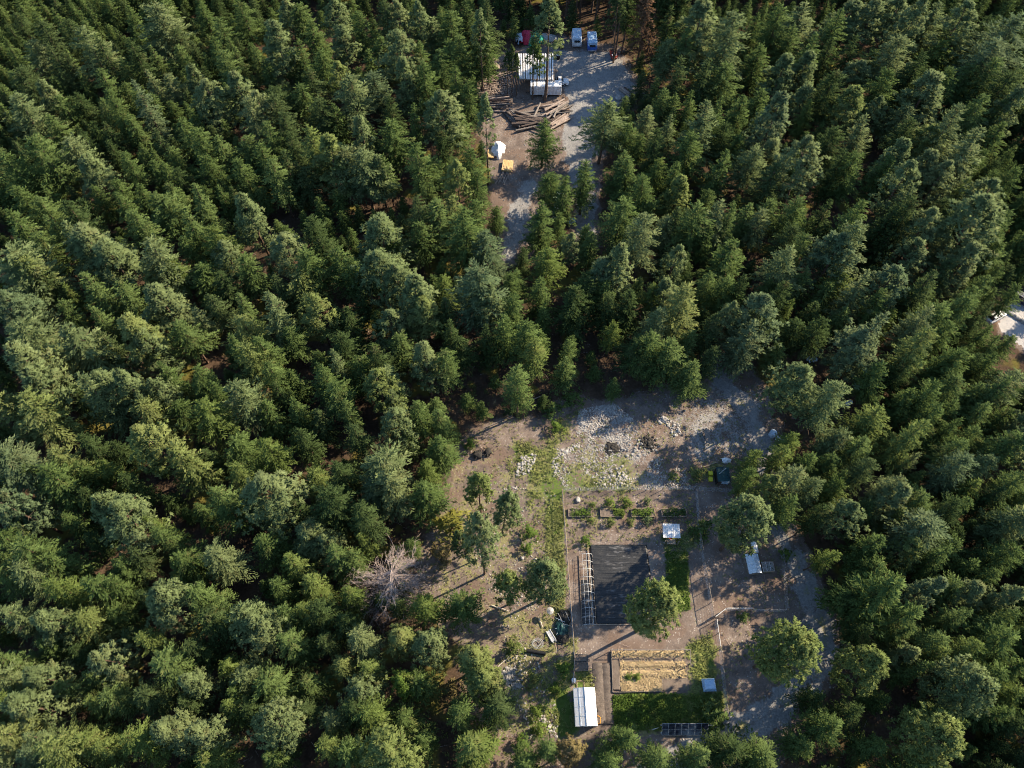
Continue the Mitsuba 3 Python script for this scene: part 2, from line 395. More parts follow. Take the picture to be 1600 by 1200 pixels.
# ------------------------------------------------------------------ trees: prototypes
def leaf_mesh(centers, dirs, length, width, q, axis_r=0.0, outward=None):
    """folded diamond leaves at centers along dirs; returns vertices, faces, normals (blended with the outward direction)"""
    n = len(centers)
    d = dirs / (np.linalg.norm(dirs, axis=1, keepdims=True) + 1e-9)
    a = q.normal(size=(n, 3))
    s = np.cross(d, a)
    s /= np.linalg.norm(s, axis=1, keepdims=True) + 1e-9
    L, W = np.broadcast_to(length, n)[:, None], np.broadcast_to(width, n)[:, None]
    v = np.stack([centers - d * L / 2, centers + s * W / 2 + d * L * 0.1, centers + d * L / 2, centers - s * W / 2 + d * L * 0.1], 1)
    nf = np.cross(s, d)
    nf *= np.sign((nf * outward).sum(1, keepdims=True) + 1e-6)
    nn = 0.55 * nf + outward
    nn /= np.linalg.norm(nn, axis=1, keepdims=True) + 1e-9
    base = np.arange(n)[:, None] * 4
    f = np.vstack([base + [0, 1, 2], base + [0, 2, 3]])
    return v.reshape(-1, 3), f, np.repeat(nn, 4, 0)


def crown_entry(v, f, n, bsdf):
    return {'type': 'ply', 'filename': meshkit.write_ply((v, f), normals=n), 'face_normals': False, 'bsdf': {'type': 'ref', 'id': bsdf}}


def fir_crown(seed, h=18.0, rad=2.7, start=0.2, power=0.75, density=1.0, droop=0.25, twig=0.46):
    q = np.random.default_rng(seed)
    cs, ds, outs, ls = [], [], [], []
    z = h * start
    lob = q.uniform(0, 6.28, 3)
    while z < h - 0.2:
        t = (z - h * start) / (h * (1 - start))
        r0 = rad * ((1 - t) ** power) * (0.66 + 0.34 * min(1, t * 5)) + 0.10
        nb = max(4, int(round((4.2 + 2.0 * r0) * density)))
        off = q.uniform(0, 6.3)
        for k in range(nb):
            if q.uniform() < 0.12:
                continue
            az = off + 2 * math.pi * k / nb + q.normal(0, 0.25)
            L = r0 * q.uniform(0.5, 1.22) * (1 + 0.16 * math.sin(az * 2 + lob[0] + t * 5) + 0.10 * math.sin(az * 3 + lob[1] - t * 8))
            rise = 0.5 * t - droop * (1 - t) + q.normal(0, 0.12)
            m = max(2, int(L / 0.14))
            s = np.linspace(0.15, 1.04, m)
            z0 = z + q.normal(0, 0.16)
            ca, sa = math.cos(az), math.sin(az)
            spread = (0.06 + 0.62 * s * (1.12 - s)) * L * 0.62
            for side in (-1, 1):
                lat = side * spread * q.uniform(0.1, 1.0, m)
                zz = z0 + rise * s * L - 0.14 * s * s * L + q.normal(0, 0.07, m)
                c = np.stack([ca * s * L - sa * lat, sa * s * L + ca * lat, zz - 0.14 * np.abs(lat)], 1)
                d = np.stack([ca * 0.85 - sa * side * 0.6 + q.normal(0, 0.2, m), sa * 0.85 + ca * side * 0.6 + q.normal(0, 0.2, m), np.full(m, rise - 0.02) + q.normal(0, 0.22, m)], 1)
                cs.append(c)
                ds.append(d)
                ls.append(np.full(m, twig) * q.uniform(0.65, 1.3, m))
                outs.append(c * [1, 1, 0] / (r0 + 0.3) + [0, 0, 0.5] + q.normal(0, 0.3, 3))
        z += q.uniform(0.36, 0.60) * (1.0 if t < 0.8 else 0.7)
    cs, ds, outs, ls = np.vstack(cs), np.vstack(ds), np.vstack(outs), np.concatenate(ls)
    return leaf_mesh(cs, ds, ls, ls * 0.32, q, outward=outs)


def pine_crown(seed, h=17.0, rad=2.9, start=0.3, shape='ovoid', tufts=240, leaves=16, size=0.44):
    """limbs that end in tufts: boughs of 3 to 6 tufts each, so that the outline is knobbly with gaps"""
    q = np.random.default_rng(seed)
    cs, ds, outs, ls = [], [], [], []
    made = 0
    lob = q.uniform(0, 6.28, 4)
    while made < tufts:
        t = q.uniform(0, 1) ** 0.85
        az = q.uniform(0, 2 * math.pi)
        prof = {'ovoid': math.sin(math.pi * min(1, 0.16 + 0.84 * t) ** 0.9) ** 0.85 if t < 0.97 else 0.1, 'round': math.sqrt(max(0.03, 1 - (1.9 * t - 0.9) ** 2)), 'cone': (1 - t) ** 0.65 * (0.7 + 0.3 * min(1, t * 5)) + 0.06}[shape]
        k = 1 + (1 - 0.7 * t) * (0.20 * math.sin(az * 2 + lob[0] + 5 * t) + 0.15 * math.sin(az * 3 + lob[1] - 7 * t)) + q.normal(0, 0.1)
        r1 = rad * prof * (k * q.uniform(0.55, 1.08) ** 0.6 if tufts < 500 else (1 + (k - 1) * 0.6) * q.uniform(0.60, 1.06) ** 0.5)
        z1 = h * start + t * h * (1 - start) + q.normal(0, 0.2)
        for j in range(int(q.integers(3, 7))):
            f = q.uniform(0.5, 1.0) if j else 1.0
            aj = az + q.normal(0, 0.55 / (r1 + 0.6))
            c = np.array([r1 * f * math.cos(aj), r1 * f * math.sin(aj), z1 - (1 - f) * 0.25 * r1 + q.normal(0, 0.22)])
            o0 = c * [1, 1, 0] / (rad * prof + 0.4) + [0, 0, 0.35 + 0.5 * t]
            d = q.normal(size=(leaves, 3)) + o0 * 0.7 + [0, 0, 0.35]
            d /= np.linalg.norm(d, axis=1, keepdims=True)
            sz = size * q.uniform(0.7, 1.35)
            cs.append(c + d * sz * 0.5)
            ds.append(d)
            ls.append(np.full(leaves, sz) * q.uniform(0.75, 1.25, leaves))
            outs.append(o0 * 0.7 + d * 0.8 + q.normal(0, 0.15, 3))
            made += 1
    cs, ds, outs, ls = np.vstack(cs), np.vstack(ds), np.vstack(outs), np.concatenate(ls)
    return leaf_mesh(cs, ds, ls, ls * 0.32, q, outward=outs)


def trunk_mesh(h, r, seed, stubs=9, top=0.93, start=0.3, rad=2.4):
    q = np.random.default_rng(seed + 77)
    b = MB()
    zs = np.linspace(-0.3, h * top, 7)
    pts = np.stack([q.normal(0, 0.05, 7), q.normal(0, 0.05, 7), zs], 1)
    b.tube(pts, np.linspace(r, 0.03, 7), 7)
    for k in range(stubs):
        z = h * q.uniform(start * 0.6, 0.8)
        az, L = q.uniform(0, 6.3), rad * q.uniform(0.3, 0.75) * (1 - z / h + 0.2)
        b.tube([(0, 0, z), (math.cos(az) * L, math.sin(az) * L, z + 0.25 * L)], [0.05, 0.015], 4, False)
    return b.mesh()


PROTO = {}   # name -> (height, radius, crown arrays, trunk ply dict)


def proto(name, h, rad, crown, tr=0.2, **kw):
    PROTO[name] = (h, rad, crown, mikit.ply(trunk_mesh(h, tr, len(PROTO), rad=rad, **kw), 'bark', smooth=True))


proto('fir_a', 18, 2.7, fir_crown(1, power=0.66))
proto('fir_b', 18, 2.9, fir_crown(2, rad=2.9, start=0.28, power=0.52, droop=0.1))
proto('fir_c', 18, 2.5, fir_crown(3, rad=2.5, start=0.15, power=0.8, droop=0.35))
proto('fir_d', 18, 2.8, fir_crown(5, rad=2.8, start=0.34, power=0.58, droop=0.0, density=0.85))
proto('fir_w', 14, 3.6, fir_crown(4, h=14, rad=3.5, start=0.22, power=0.5, droop=0.15, density=0.95, twig=0.6))
proto('pine_a', 17, 2.8, pine_crown(11, tufts=400))
proto('pine_b', 17, 2.8, pine_crown(12, rad=2.8, start=0.22, shape='cone', tufts=420))
proto('pine_c', 17, 3.0, pine_crown(13, rad=3.0, start=0.35, shape='ovoid', tufts=420))
proto('pine_t', 24, 2.8, pine_crown(14, h=24, rad=2.7, start=0.48, shape='cone', tufts=300), tr=0.26, stubs=16)
proto('round_a', 15, 4.1, pine_crown(15, h=15, rad=3.9, start=0.32, shape='round', tufts=900, leaves=14, size=0.46), tr=0.3)
proto('round_b', 15, 4.1, pine_crown(16, h=15, rad=3.9, start=0.26, shape='ovoid', tufts=900, leaves=14, size=0.46), tr=0.3)
proto('shrub', 2.0, 1.0, pine_crown(17, h=2.0, rad=0.9, start=0.1, shape='round', tufts=64, leaves=9, size=0.30), tr=0.05, stubs=4)
print({k: len(v[2][1]) for k, v in PROTO.items()})
GROUPS = {}


def group_of(p, colour):
    key = f'grove_{p}_{colour}'
    if key not in GROUPS:
        GROUPS[key] = key
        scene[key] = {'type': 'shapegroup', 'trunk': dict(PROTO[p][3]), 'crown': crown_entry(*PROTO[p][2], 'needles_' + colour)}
    return key


def plant_tree(key, p, colour, x, y, h, rad, turn, lean=None):
    lean = R.gauss(0, 2.2) if lean is None else lean
    h0, r0 = PROTO[p][:2]
    m = T().translate([float(x), float(y), ground_z(x, y)]).rotate([0, 0, 1], turn)
    if lean:
        m = m.rotate([1, 0, 0], lean)
    scene[key] = {'type': 'instance', 'to_world': m.scale([rad / r0, rad / r0, h / h0]), 'group': {'type': 'ref', 'id': group_of(p, colour)}}


WORDS = {'p': 'pale sage green pine', 'o': 'olive yellow-green pine', 'b': 'bluish grey-green pine', 'f': 'mid green fir', 'd': 'dark green fir', 'y': 'bright yellow-green fir'}
STANDS = []


def pixel(v):
    d = np.asarray(v, float) - [0, 0, CAM_H]
    right, up, f = d[0], d @ UP, d @ FWD
    return 800 + FPX * right / f, 600 - FPX * up / f


WOODS, LAST = [0], ['']


def forest_tree(px, py, w, t, wood=False):
    """A crown seen at pixel (px, py), its tip in the upper half and its middle in the lower half of the photograph, w pixels wide."""
    scale = lambda h: FPX / (np.linalg.norm(G(px, py, h) - [0, 0, CAM_H]) * math.cos(math.atan(math.hypot(px - 800, py - 600) / FPX)))
    h = 14.0
    for _ in range(3):
        wm = w / scale(h)
        h = min(22.0, max(5.5, (6.5 + 2.0 * wm) * (1.0 if py < 600 else 0.95)))
    h *= R.uniform(0.78, 1.14) * (1.05 if t in 'pob' else 0.97) if w < 66 else 0.95
    g = G(px, py, h if py < 600 else 0.62 * h)
    if t in 'fdy':
        p = 'fir_w' if wm > 6.4 and py > 500 else R.choice(['fir_a', 'fir_b', 'fir_c', 'fir_d'])
    else:
        p = R.choice(['round_a', 'round_b']) if w >= 74 else R.choice(['round_b', 'fir_w', 'fir_w']) if wm > 6.3 and py > 560 else R.choice(['pine_a', 'pine_b', 'pine_b', 'pine_c', 'fir_b', 'fir_d', 'fir_c'])
    rad = wm / 2 * (1.62 if py < 450 else 1.5 if py < 600 else 1.36) * (R.uniform(0.76, 1.26) * (1.1 if t in 'pob' else 0.97) if w < 66 else 0.82)
    if wood:
        WOODS[0] += 1
        plant_tree(f'forest__{WOODS[0]:03d}', p, t, g[0], g[1], h, rad, R.uniform(0, 360))
        STANDS.append((g[0], g[1], rad))
    else:
        LAST[0] = add_tree(p, t, g[0], g[1], h, rad)


ONES = 'zero one two three four five six seven eight nine ten eleven twelve thirteen fourteen fifteen sixteen seventeen eighteen nineteen'.split()
TENS = '. . twenty thirty forty fifty sixty seventy eighty ninety'.split()
USED = set()


def in_words(n):
    return ONES[n] if n < 20 else TENS[n // 10] + ('-' + ONES[n % 10] if n % 10 else '')


def place_label(what, u, v):
    a, b = min(99, max(1, round(u / 16))), min(99, max(1, round(v / 12)))
    for extra in ('', ' crown', ' treetop', ' tree'):
        text = f'{what}{extra}, {in_words(a)} percent across and {in_words(b)} percent down the photo'
        if text not in USED:
            break
    USED.add(text)
    return text


def add_tree(p, t, x, y, h, rad, label=None, group=None, lean=None):
    cat = 'fir tree' if t in 'fdy' else 'pine tree'
    key = number(cat.replace(' ', '_'))
    plant_tree(key, p, t, x, y, h, rad, R.uniform(0, 360), lean)
    u, v = pixel((x, y, h * 0.7))
    if label is None:
        label = place_label(WORDS[t], u, v)
    tag(key, label, cat, group or ('firs of the forest' if t in 'fdy' else 'pines of the forest'))
    STANDS.append((x, y, rad))
    return key


# ------------------------------------------------------------------ trees: survey (pixel x, y, crown width, kind)
SURVEY = """
232,5,40,p 275,45,30,d 296,103,34,p 318,128,32,p 365,115,36,p 385,150,34,p 228,108,28,p 262,115,30,p 205,122,36,b 310,5,36,f 340,25,32,f 375,5,34,f 195,8,32,f 200,60,32,d 190,92,32,f
60,30,36,d 105,25,36,d 150,55,34,d 125,40,36,p 45,62,36,p 100,85,36,d 28,105,36,d 150,105,34,f 60,125,36,p 20,150,36,p 120,145,36,d 165,140,34,f 20,15,36,d 75,70,34,d 90,150,34,f
283,185,38,f 305,200,34,f 200,175,32,f 240,200,32,d 105,212,46,p 130,245,44,p 50,215,42,f 5,240,42,f 40,258,40,f 190,240,30,f 235,245,32,f 275,262,34,d 315,242,34,f 375,250,36,f 385,212,34,f 160,190,36,d 75,180,34,f 340,210,34,f 350,80,34,f 330,55,32,f
425,35,42,p 445,2,32,p 465,5,32,f 485,30,32,f 520,0,34,p 535,40,40,p 560,18,32,f 600,0,32,d 620,5,30,p 652,8,28,p 675,25,34,p 620,48,32,p 633,92,34,p 575,75,32,f 525,98,30,o 545,118,38,p 582,112,32,b
662,92,36,f 700,15,38,f 718,55,36,f 730,0,36,d 702,60,34,f 765,0,32,d 483,112,38,d 430,135,38,d 455,80,34,f 412,92,34,f 425,148,36,d 440,175,36,d 485,190,44,y 508,215,44,o 535,228,44,p 562,236,46,p
560,178,36,p 607,186,36,f 690,148,44,p 730,122,40,f 715,160,36,f 690,205,34,d 655,225,46,f 670,245,38,f 712,252,36,o 735,232,36,f 745,265,34,f 402,150,30,p 408,225,38,f 425,250,36,f 440,232,36,d 600,242,30,f 588,245,32,p 740,60,34,f 760,40,30,f 710,100,36,f 690,75,34,f
465,60,32,f 500,75,34,f 592,50,32,f 655,65,32,f 640,120,32,p 470,135,34,f 500,150,34,d 520,160,34,f 640,160,34,f 610,150,34,d 585,215,34,d 450,205,32,d 415,190,34,f 470,260,38,d
1045,62,36,p 1080,45,36,f 1100,2,42,p 1052,8,36,d 1150,18,46,p 1137,100,38,f 1185,18,34,f 1190,68,36,f 1165,145,42,f 1192,140,36,f 1110,156,42,p 1130,148,30,f 1085,140,26,f 1058,146,22,f 1040,138,24,f 1065,90,34,d 1105,90,38,d
948,163,44,p 985,188,34,f 1015,163,24,p 1005,205,28,f 1050,178,26,p 1085,208,34,f 1130,233,32,f 1155,213,32,f 1182,228,42,p 985,243,38,f 1030,248,36,y 1062,248,30,f 1015,270,38,f 850,188,40,f 915,255,30,f 882,275,32,f 860,272,30,f 1065,275,36,o 970,232,34,f 1030,205,32,d 1135,190,38,d 1120,180,34,f
1262,3,42,p 1222,3,32,f 1310,15,38,f 1340,0,42,p 1372,0,38,p 1408,0,42,p 1440,0,40,p 1470,2,36,p 1335,56,36,d 1370,78,30,y 1345,92,30,p 1410,55,34,p 1445,80,34,d 1477,62,38,y 1500,48,32,f 1520,2,42,p 1548,22,34,d 1590,25,60,b 1580,110,40,d 1562,60,44,b
1262,82,42,p 1228,86,38,p 1260,130,34,p 1222,148,50,b 1285,133,24,f 1270,155,28,y 1338,138,40,o 1375,153,26,p 1390,108,34,f 1430,98,34,p 1462,116,48,p 1490,103,38,f 1522,98,34,f 1565,92,38,f 1595,108,36,f 1300,60,36,d 1240,40,36,f 1275,50,36,f 1310,110,36,d
1420,160,32,p 1503,163,42,p 1542,148,36,f 1577,152,38,f 1597,138,38,p 1365,180,48,p 1460,196,36,o 1427,188,32,d 1537,198,42,p 1572,188,42,f 1420,218,32,p 1462,236,34,p 1485,253,36,p 1268,226,40,p 1212,213,30,p 1220,245,38,d 1340,238,38,f 1397,243,38,f 1430,253,42,p 1555,283,36,p 1592,258,38,f 1310,200,36,d 1320,235,36,d 1510,240,38,d
5,328,40,f 60,312,38,f 100,315,44,d 70,335,40,f 95,345,46,p 125,358,48,p 158,378,52,p 10,388,54,p 35,400,46,o 205,328,42,f 255,313,44,f 240,300,38,f 300,288,38,f 330,353,36,y 345,380,42,p 375,300,42,p 230,378,42,p 225,405,32,o 267,405,30,y 310,408,42,f 380,403,38,f
125,428,42,f 150,445,38,f 100,445,26,y 240,446,46,p 90,473,36,f 140,475,38,f 0,458,50,b 30,470,44,b 195,495,54,o 215,520,50,p 25,503,52,p 102,503,56,p 30,540,60,p 70,545,50,o 280,502,42,f 305,483,26,p 375,492,50,o 388,535,44,o 355,515,44,f 245,565,42,f 120,585,50,p 180,583,46,p 155,520,34,d
330,455,40,d 370,458,38,f 310,588,34,f 180,300,40,f 20,290,40,f 215,290,36,f 290,330,38,f 185,440,40,f 60,420,42,d 285,370,38,f 60,365,40,f 340,420,38,d
480,333,38,d 500,370,36,d 590,338,46,p 612,358,38,y 440,370,44,p 475,390,40,f 588,393,46,p 615,415,48,p 645,440,50,p 660,470,44,o 465,430,38,o 485,460,36,o 412,458,48,p 525,388,38,f 545,402,36,f 680,308,50,f 660,348,42,f 722,328,50,f 705,303,40,o 650,308,40,d 740,310,40,f
762,358,48,b 752,423,46,b 758,450,50,p 690,435,28,y 797,425,30,f 452,513,38,f 515,545,34,p 500,565,36,f 600,488,44,p 700,498,38,d 530,520,42,d 625,528,38,f 660,545,46,p 695,548,42,f 600,575,42,p 450,578,36,f 502,578,38,f 422,568,38,f 557,562,38,f 405,520,36,f 785,493,38,f 560,450,40,d 540,480,38,d 585,540,40,d 570,400,38,d 430,430,40,d 690,470,36,d 760,510,36,d 720,530,36,d
845,313,38,f 893,366,28,p 925,363,38,f 970,383,46,p 945,405,40,b 975,308,42,f 1012,303,26,f 1010,335,46,p 1045,338,32,p 1057,385,32,p 1095,318,44,f 1110,350,28,f 1110,423,32,f 1150,373,46,f 1140,438,38,f 1150,473,32,p 1130,310,32,p 1150,318,34,f 1175,318,38,f 1195,328,34,p
857,390,38,y 845,435,30,f 850,478,28,f 808,423,32,f 1075,453,46,o 1045,440,28,p 1022,446,32,y 1025,480,32,p 955,463,42,d 985,453,46,d 945,438,42,f 820,503,54,f 835,530,46,y 890,533,26,f 885,560,28,f 960,503,24,y 1025,515,50,f 1055,530,50,f 1080,518,28,f 1085,563,42,f 1195,458,44,b 1180,500,40,b 920,428,44,d 900,448,40,d 810,575,44,f 1000,530,46,d 800,460,34,f 1120,490,36,d 1060,330,36,d 1120,540,36,d 1170,420,36,d 1180,480,36,d
1210,313,42,f 1252,308,36,f 1345,308,42,f 1345,338,52,p 1320,370,48,b 1260,365,34,f 1240,388,42,p 1265,418,32,f 1205,438,28,f 1430,308,42,d 1462,328,36,p 1480,310,36,d 1502,323,34,y 1545,313,56,p 1580,330,44,f 1445,378,38,p 1487,373,30,p 1530,383,46,p 1565,378,36,f 1490,403,50,d 1465,420,44,d
1360,423,38,p 1325,428,38,y 1300,440,36,f 1405,418,42,b 1390,453,36,f 1378,487,54,b 1355,520,52,b 1400,485,24,y 1450,483,42,p 1460,510,50,o 1440,545,54,f 1478,478,46,f 1488,500,40,f 1500,552,42,f 1527,450,32,f 1540,425,30,f 1597,585,40,f 1240,465,22,y 1290,500,36,d 1250,500,36,d 1230,440,38,d 1395,360,36,d 1400,320,36,d 1520,460,36,f 1490,560,40,f 1580,590,40,f 1215,480,34,d 1280,470,36,d 1325,480,36,f 1420,570,36,d 1240,350,36,d 1300,310,36,d
1240,604,58,p 1285,632,58,p 25,640,68,o 60,655,56,o 80,612,52,p 180,615,44,p 130,625,44,d 228,620,46,p 262,622,42,p 240,650,56,o 292,645,34,f 335,660,46,y 385,628,46,p 380,700,46,f 150,700,44,d 195,705,42,d 262,705,60,o 295,725,68,o 30,725,60,b 112,725,54,o 145,740,44,f 60,745,50,f 175,738,44,y 100,762,60,f 150,785,48,d 190,795,66,p 205,825,52,p 378,745,44,y 352,790,66,f 30,795,60,b 120,820,46,f 252,822,40,y 268,845,40,f 30,850,56,f 65,870,58,f 20,880,50,f 100,885,50,f 300,875,52,f 285,890,40,y 352,880,52,p 205,892,44,f 320,600,40,f 345,620,36,f 210,760,40,d 330,720,40,d 400,790,40,d 230,880,40,d 160,845,44,d
420,650,46,f 428,712,60,y 466,642,40,f 530,622,46,f 545,650,36,f 595,610,42,o 618,632,42,p 618,672,50,p 655,650,44,f 688,702,46,f 600,735,62,p 615,765,66,p 585,760,56,b 495,748,46,y 428,780,60,p 668,735,42,y 665,772,52,f 425,850,58,f 492,842,50,p 516,850,36,p 520,790,60,d 570,815,60,d 540,740,56,d 462,882,46,y 555,880,50,f 575,850,36,y 440,620,40,d 500,660,44,d 560,690,46,d 480,690,44,d 690,655,40,f 640,690,40,d 470,800,40,d 530,870,44,f
1360,662,50,y 1408,635,46,f 1440,625,44,f 1480,615,50,f 1512,622,44,f 1562,618,50,p 1446,650,36,f 1476,672,34,f 1525,655,34,f 1560,655,40,f 1592,660,42,p 1418,690,56,y 1300,692,34,p 1335,705,44,f 1470,705,46,f 1420,722,32,p 1562,700,60,f 1505,690,46,f 1592,700,44,p 1525,732,46,p 1492,735,46,b 1572,755,46,f 1176,728,44,y 1214,716,40,y 1230,700,36,y 1290,735,40,f 1310,750,36,y 1232,758,46,p 1262,768,42,p 1300,770,34,y 1318,815,58,p 1382,760,40,p 1388,782,42,p 1395,808,32,y 1428,788,46,f 1430,832,58,b 1510,762,44,y 1567,815,44,f 1580,822,70,p 1360,855,44,f 1412,860,32,o 1462,880,50,f 1283,870,38,y 1355,888,52,f 1548,897,28,y 1505,888,44,f 1560,870,56,f 1365,600,44,f 1340,740,40,d 1350,800,38,d 1270,810,36,d 1540,780,40,d 1480,800,40,d 1260,730,36,f 1166,752,38,f 1220,800,40,f 1200,772,36,o
15,905,44,f 62,905,44,p 108,925,62,y 165,915,48,f 192,918,44,f 30,965,66,p 145,972,48,o 95,975,46,p 190,960,36,f 260,948,84,p 318,932,56,f 392,968,72,p 18,1030,50,f 80,1010,50,f 82,1062,64,p 22,1068,46,p 112,1078,44,f 178,1035,58,p 150,1062,36,f 152,1100,46,y 185,1098,48,f 240,1005,42,y 275,1040,56,f 310,1068,46,p 340,975,50,d 312,1015,44,d 365,1045,50,y 392,1058,44,p 366,1112,48,y 372,1085,42,f 32,1095,44,y 58,1108,50,p 28,1150,66,o 80,1155,50,p 68,1180,46,b 102,1168,54,o 140,1160,46,y 176,1178,50,y 225,1160,62,y 285,1135,58,p 330,1140,54,p 340,1185,56,y 15,1190,50,p 230,935,40,d 215,990,40,d 135,1020,40,d 245,1090,44,d 300,1100,40,d 400,1110,44,d
440,920,58,f 490,915,56,y 478,955,40,y 545,935,46,y 455,965,44,f 412,985,58,p 462,1005,54,f 512,1005,44,d 568,1008,48,p 628,1000,42,o 668,950,44,y 672,1010,36,p 722,950,56,f 742,1030,66,o 755,1060,56,o 428,1070,60,f 487,1068,40,f 535,1045,42,o 560,1075,52,p 578,1048,40,y 585,1112,46,y 632,1068,44,g 658,1072,42,f 527,1120,40,p 442,1135,78,p 430,1182,50,f 515,1168,46,y 550,1175,56,f 612,1180,62,o 662,1158,46,f 720,1112,46,f 777,1105,50,d 745,1170,62,y 560,1115,46,d 500,960,40,d 540,980,44,d 480,1110,40,d 640,1120,36,f 555,935,36,d
1345,1048,76,o 1492,1075,86,p 1452,1155,92,o 1285,1137,56,f 1365,1165,56,f 1272,1094,44,d 1255,1160,44,f 1340,990,44,d 1330,935,44,d 1358,935,92,f 1400,965,60,f 1440,925,46,b 1410,990,46,f 1447,1005,48,f 1482,965,44,f 1512,930,46,p 1560,930,52,p 1560,970,46,f 1500,1015,44,y 1552,1005,52,f 1408,1025,40,p 1432,1045,40,f 1458,1020,40,y 1580,1045,46,f 1565,1092,48,y 1540,1060,44,f 1592,1120,46,f 1420,1050,36,f 1590,990,44,f 1475,920,40,f 1530,970,42,f 1330,1120,36,d 1220,1020,96,o 1158,822,84,p
890,1172,50,t 975,1155,58,f 945,1188,50,f 1028,1188,46,f 1138,1172,56,d 1090,1185,50,f 1185,1185,50,f 855,1172,44,f 820,1190,44,f
"""
SPECIAL_LABEL = {(1220, 1020): 'broad lone olive-green pine standing beside the dark driveway right of the garden', (1158, 822): 'broad sage green pine overhanging the small blue-roofed coop',
                 (890, 1172): 'tan brown half-dead pine just below the white greenhouse', (632, 1068): 'bright lime green young tree in the lower forest',
                 (1240, 604): 'lone pale green pine beside the dirt clearing, left of the brownish pine', (1285, 632): 'brownish grey-green pine beside the blue barrels',
                 (1345, 1048): 'round olive pine at the bend of the driveway, right of the lone broad pine', (853, 188): 'conical fir at the near end of the log yard'}
WORDS.update(t='tan brown half-dead pine', g='bright lime green young tree')
records = [(int(a), int(b), int(w), t) for a, b, w, t in (r.split(',') for r in SURVEY.split())]
# of the firs, some 290 that show largest stand as trees of their own; the rest are part of the wood
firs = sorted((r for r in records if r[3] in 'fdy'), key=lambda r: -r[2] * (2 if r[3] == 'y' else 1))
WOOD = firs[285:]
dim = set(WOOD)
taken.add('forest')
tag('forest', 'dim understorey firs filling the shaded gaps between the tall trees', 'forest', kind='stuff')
fills = 0
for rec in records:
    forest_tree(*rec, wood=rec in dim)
    if rec[:2] in SPECIAL_LABEL:
        labels[LAST[0]]['label'] = SPECIAL_LABEL[rec[:2]]


def rooted_tree(bx, by, ty, w, t, p, label, lean=0.0):
    """A tree whose foot is seen at (bx, by) and whose tip stands in image row ty."""
    g = G(bx, by)
    ang = PITCH + math.atan((ty - 600) / FPX)
    h = CAM_H - math.hypot(g[1], 0) * math.tan(ang)
    sc = FPX / ((g - [0, 0, CAM_H + 0]) @ FWD)
    return add_tree(p, t, g[0], g[1], max(4.0, h), w / 2 / sc * 1.1, label, 'firs of the forest' if t in 'fdy' else 'pines of the forest', lean)


rooted_tree(994, 986, 932, 70, 'o', 'round_a', 'round olive-green pine standing alone inside the garden by the black sheet')
rooted_tree(852, 157, -5, 52, 'p', 'pine_t', 'very tall pine with a bare trunk standing in front of the white box trailer')
rooted_tree(763, 288, 150, 30, 'p', 'pine_t', 'slim tall pine with a bare trunk left of the white tarp heap')
rooted_tree(793, 150, 80, 17, 'd', 'pine_t', 'leftmost of three thin bare-trunked trees between shed and trailer')
rooted_tree(800, 149, 72, 17, 'd', 'pine_t', 'middle of three thin bare-trunked trees between shed and trailer')
rooted_tree(807, 149, 84, 16, 'd', 'pine_t', 'rightmost of three thin bare-trunked trees between shed and trailer')
rooted_tree(832, 155, 60, 28, 'f', 'pine_t', 'thin young fir in front of the left end of the white trailer')
rooted_tree(838, 151, 72, 24, 'f', 'pine_t', 'thin young fir just right of another one before the white trailer')
rooted_tree(754, 141, 18, 32, 'p', 'pine_t', 'tall thin-trunked pine beside the small brown-roofed shed')
rooted_tree(758, 897, 806, 50, 'p', 'pine_c', 'middle pine of the small clearing left of the garden fence')
rooted_tree(733, 880, 836, 32, 'd', 'pine_c', 'small dark pine leaning left in the clearing, beside the middle pine', 4)
rooted_tree(784, 838, 776, 46, 'p', 'pine_c', 'uppermost pine of the small clearing left of the garden fence', -4)
rooted_tree(752, 800, 742, 42, 'o', 'pine_c', 'thin olive young pine at the upper end of the small clearing')
rooted_tree(846, 936, 884, 58, 'p', 'round_b', 'broad green pine touching the left garden fence above the tarp heap')
rooted_tree(794, 945, 900, 44, 'o', 'pine_c', 'small olive pine in the clearing left of the broad fence-side pine')
rooted_tree(1000, 60, -40, 44, 'n', 'fir_a', 'tall dead red-brown conifer at the top edge of the parking yard') if False else None
g = G(988, 104)
key = thing('dead_conifer', 'tall dead red-brown conifer at the top right of the parking yard', 'dead tree')
plant_tree(key, 'fir_a', 'n', g[0] + 1.0, g[1], 24.0, 3.8, 40)
STANDS.append((g[0], g[1], 3.4))

for k, (bx, by, lab) in enumerate([(884, 34, 'first'), (906, 28, 'second'), (930, 33, 'third'), (951, 27, 'fourth'), (972, 40, 'fifth')]):
    rooted_tree(bx, by, -70 - 12 * (k % 2), 36, 'p', 'pine_t', f'{lab} from the left of five tall pines in the shade behind the campers')
for _ in range(34):
    g = G(R.uniform(845, 1000), R.uniform(-25, 34))
    fills_top = WOODS[0] = WOODS[0] + 1
    plant_tree(f'forest__{fills_top:03d}', 'pine_t', R.choice('dp'), g[0], g[1], R.uniform(20, 27), R.uniform(2.6, 3.6), R.uniform(0, 360))
    STANDS.append((g[0], g[1], 2.0))
for _ in range(16):
    g = G(R.choice([R.uniform(955, 972), R.uniform(1008, 1050)]), R.uniform(38, 98))
    WOODS[0] += 1
    plant_tree(f'forest__{WOODS[0]:03d}', R.choice(['pine_t', 'fir_d']), R.choice('ddf'), g[0], g[1], R.uniform(19, 25), R.uniform(2.6, 3.4), R.uniform(0, 360))
    STANDS.append((g[0], g[1], 2.0))
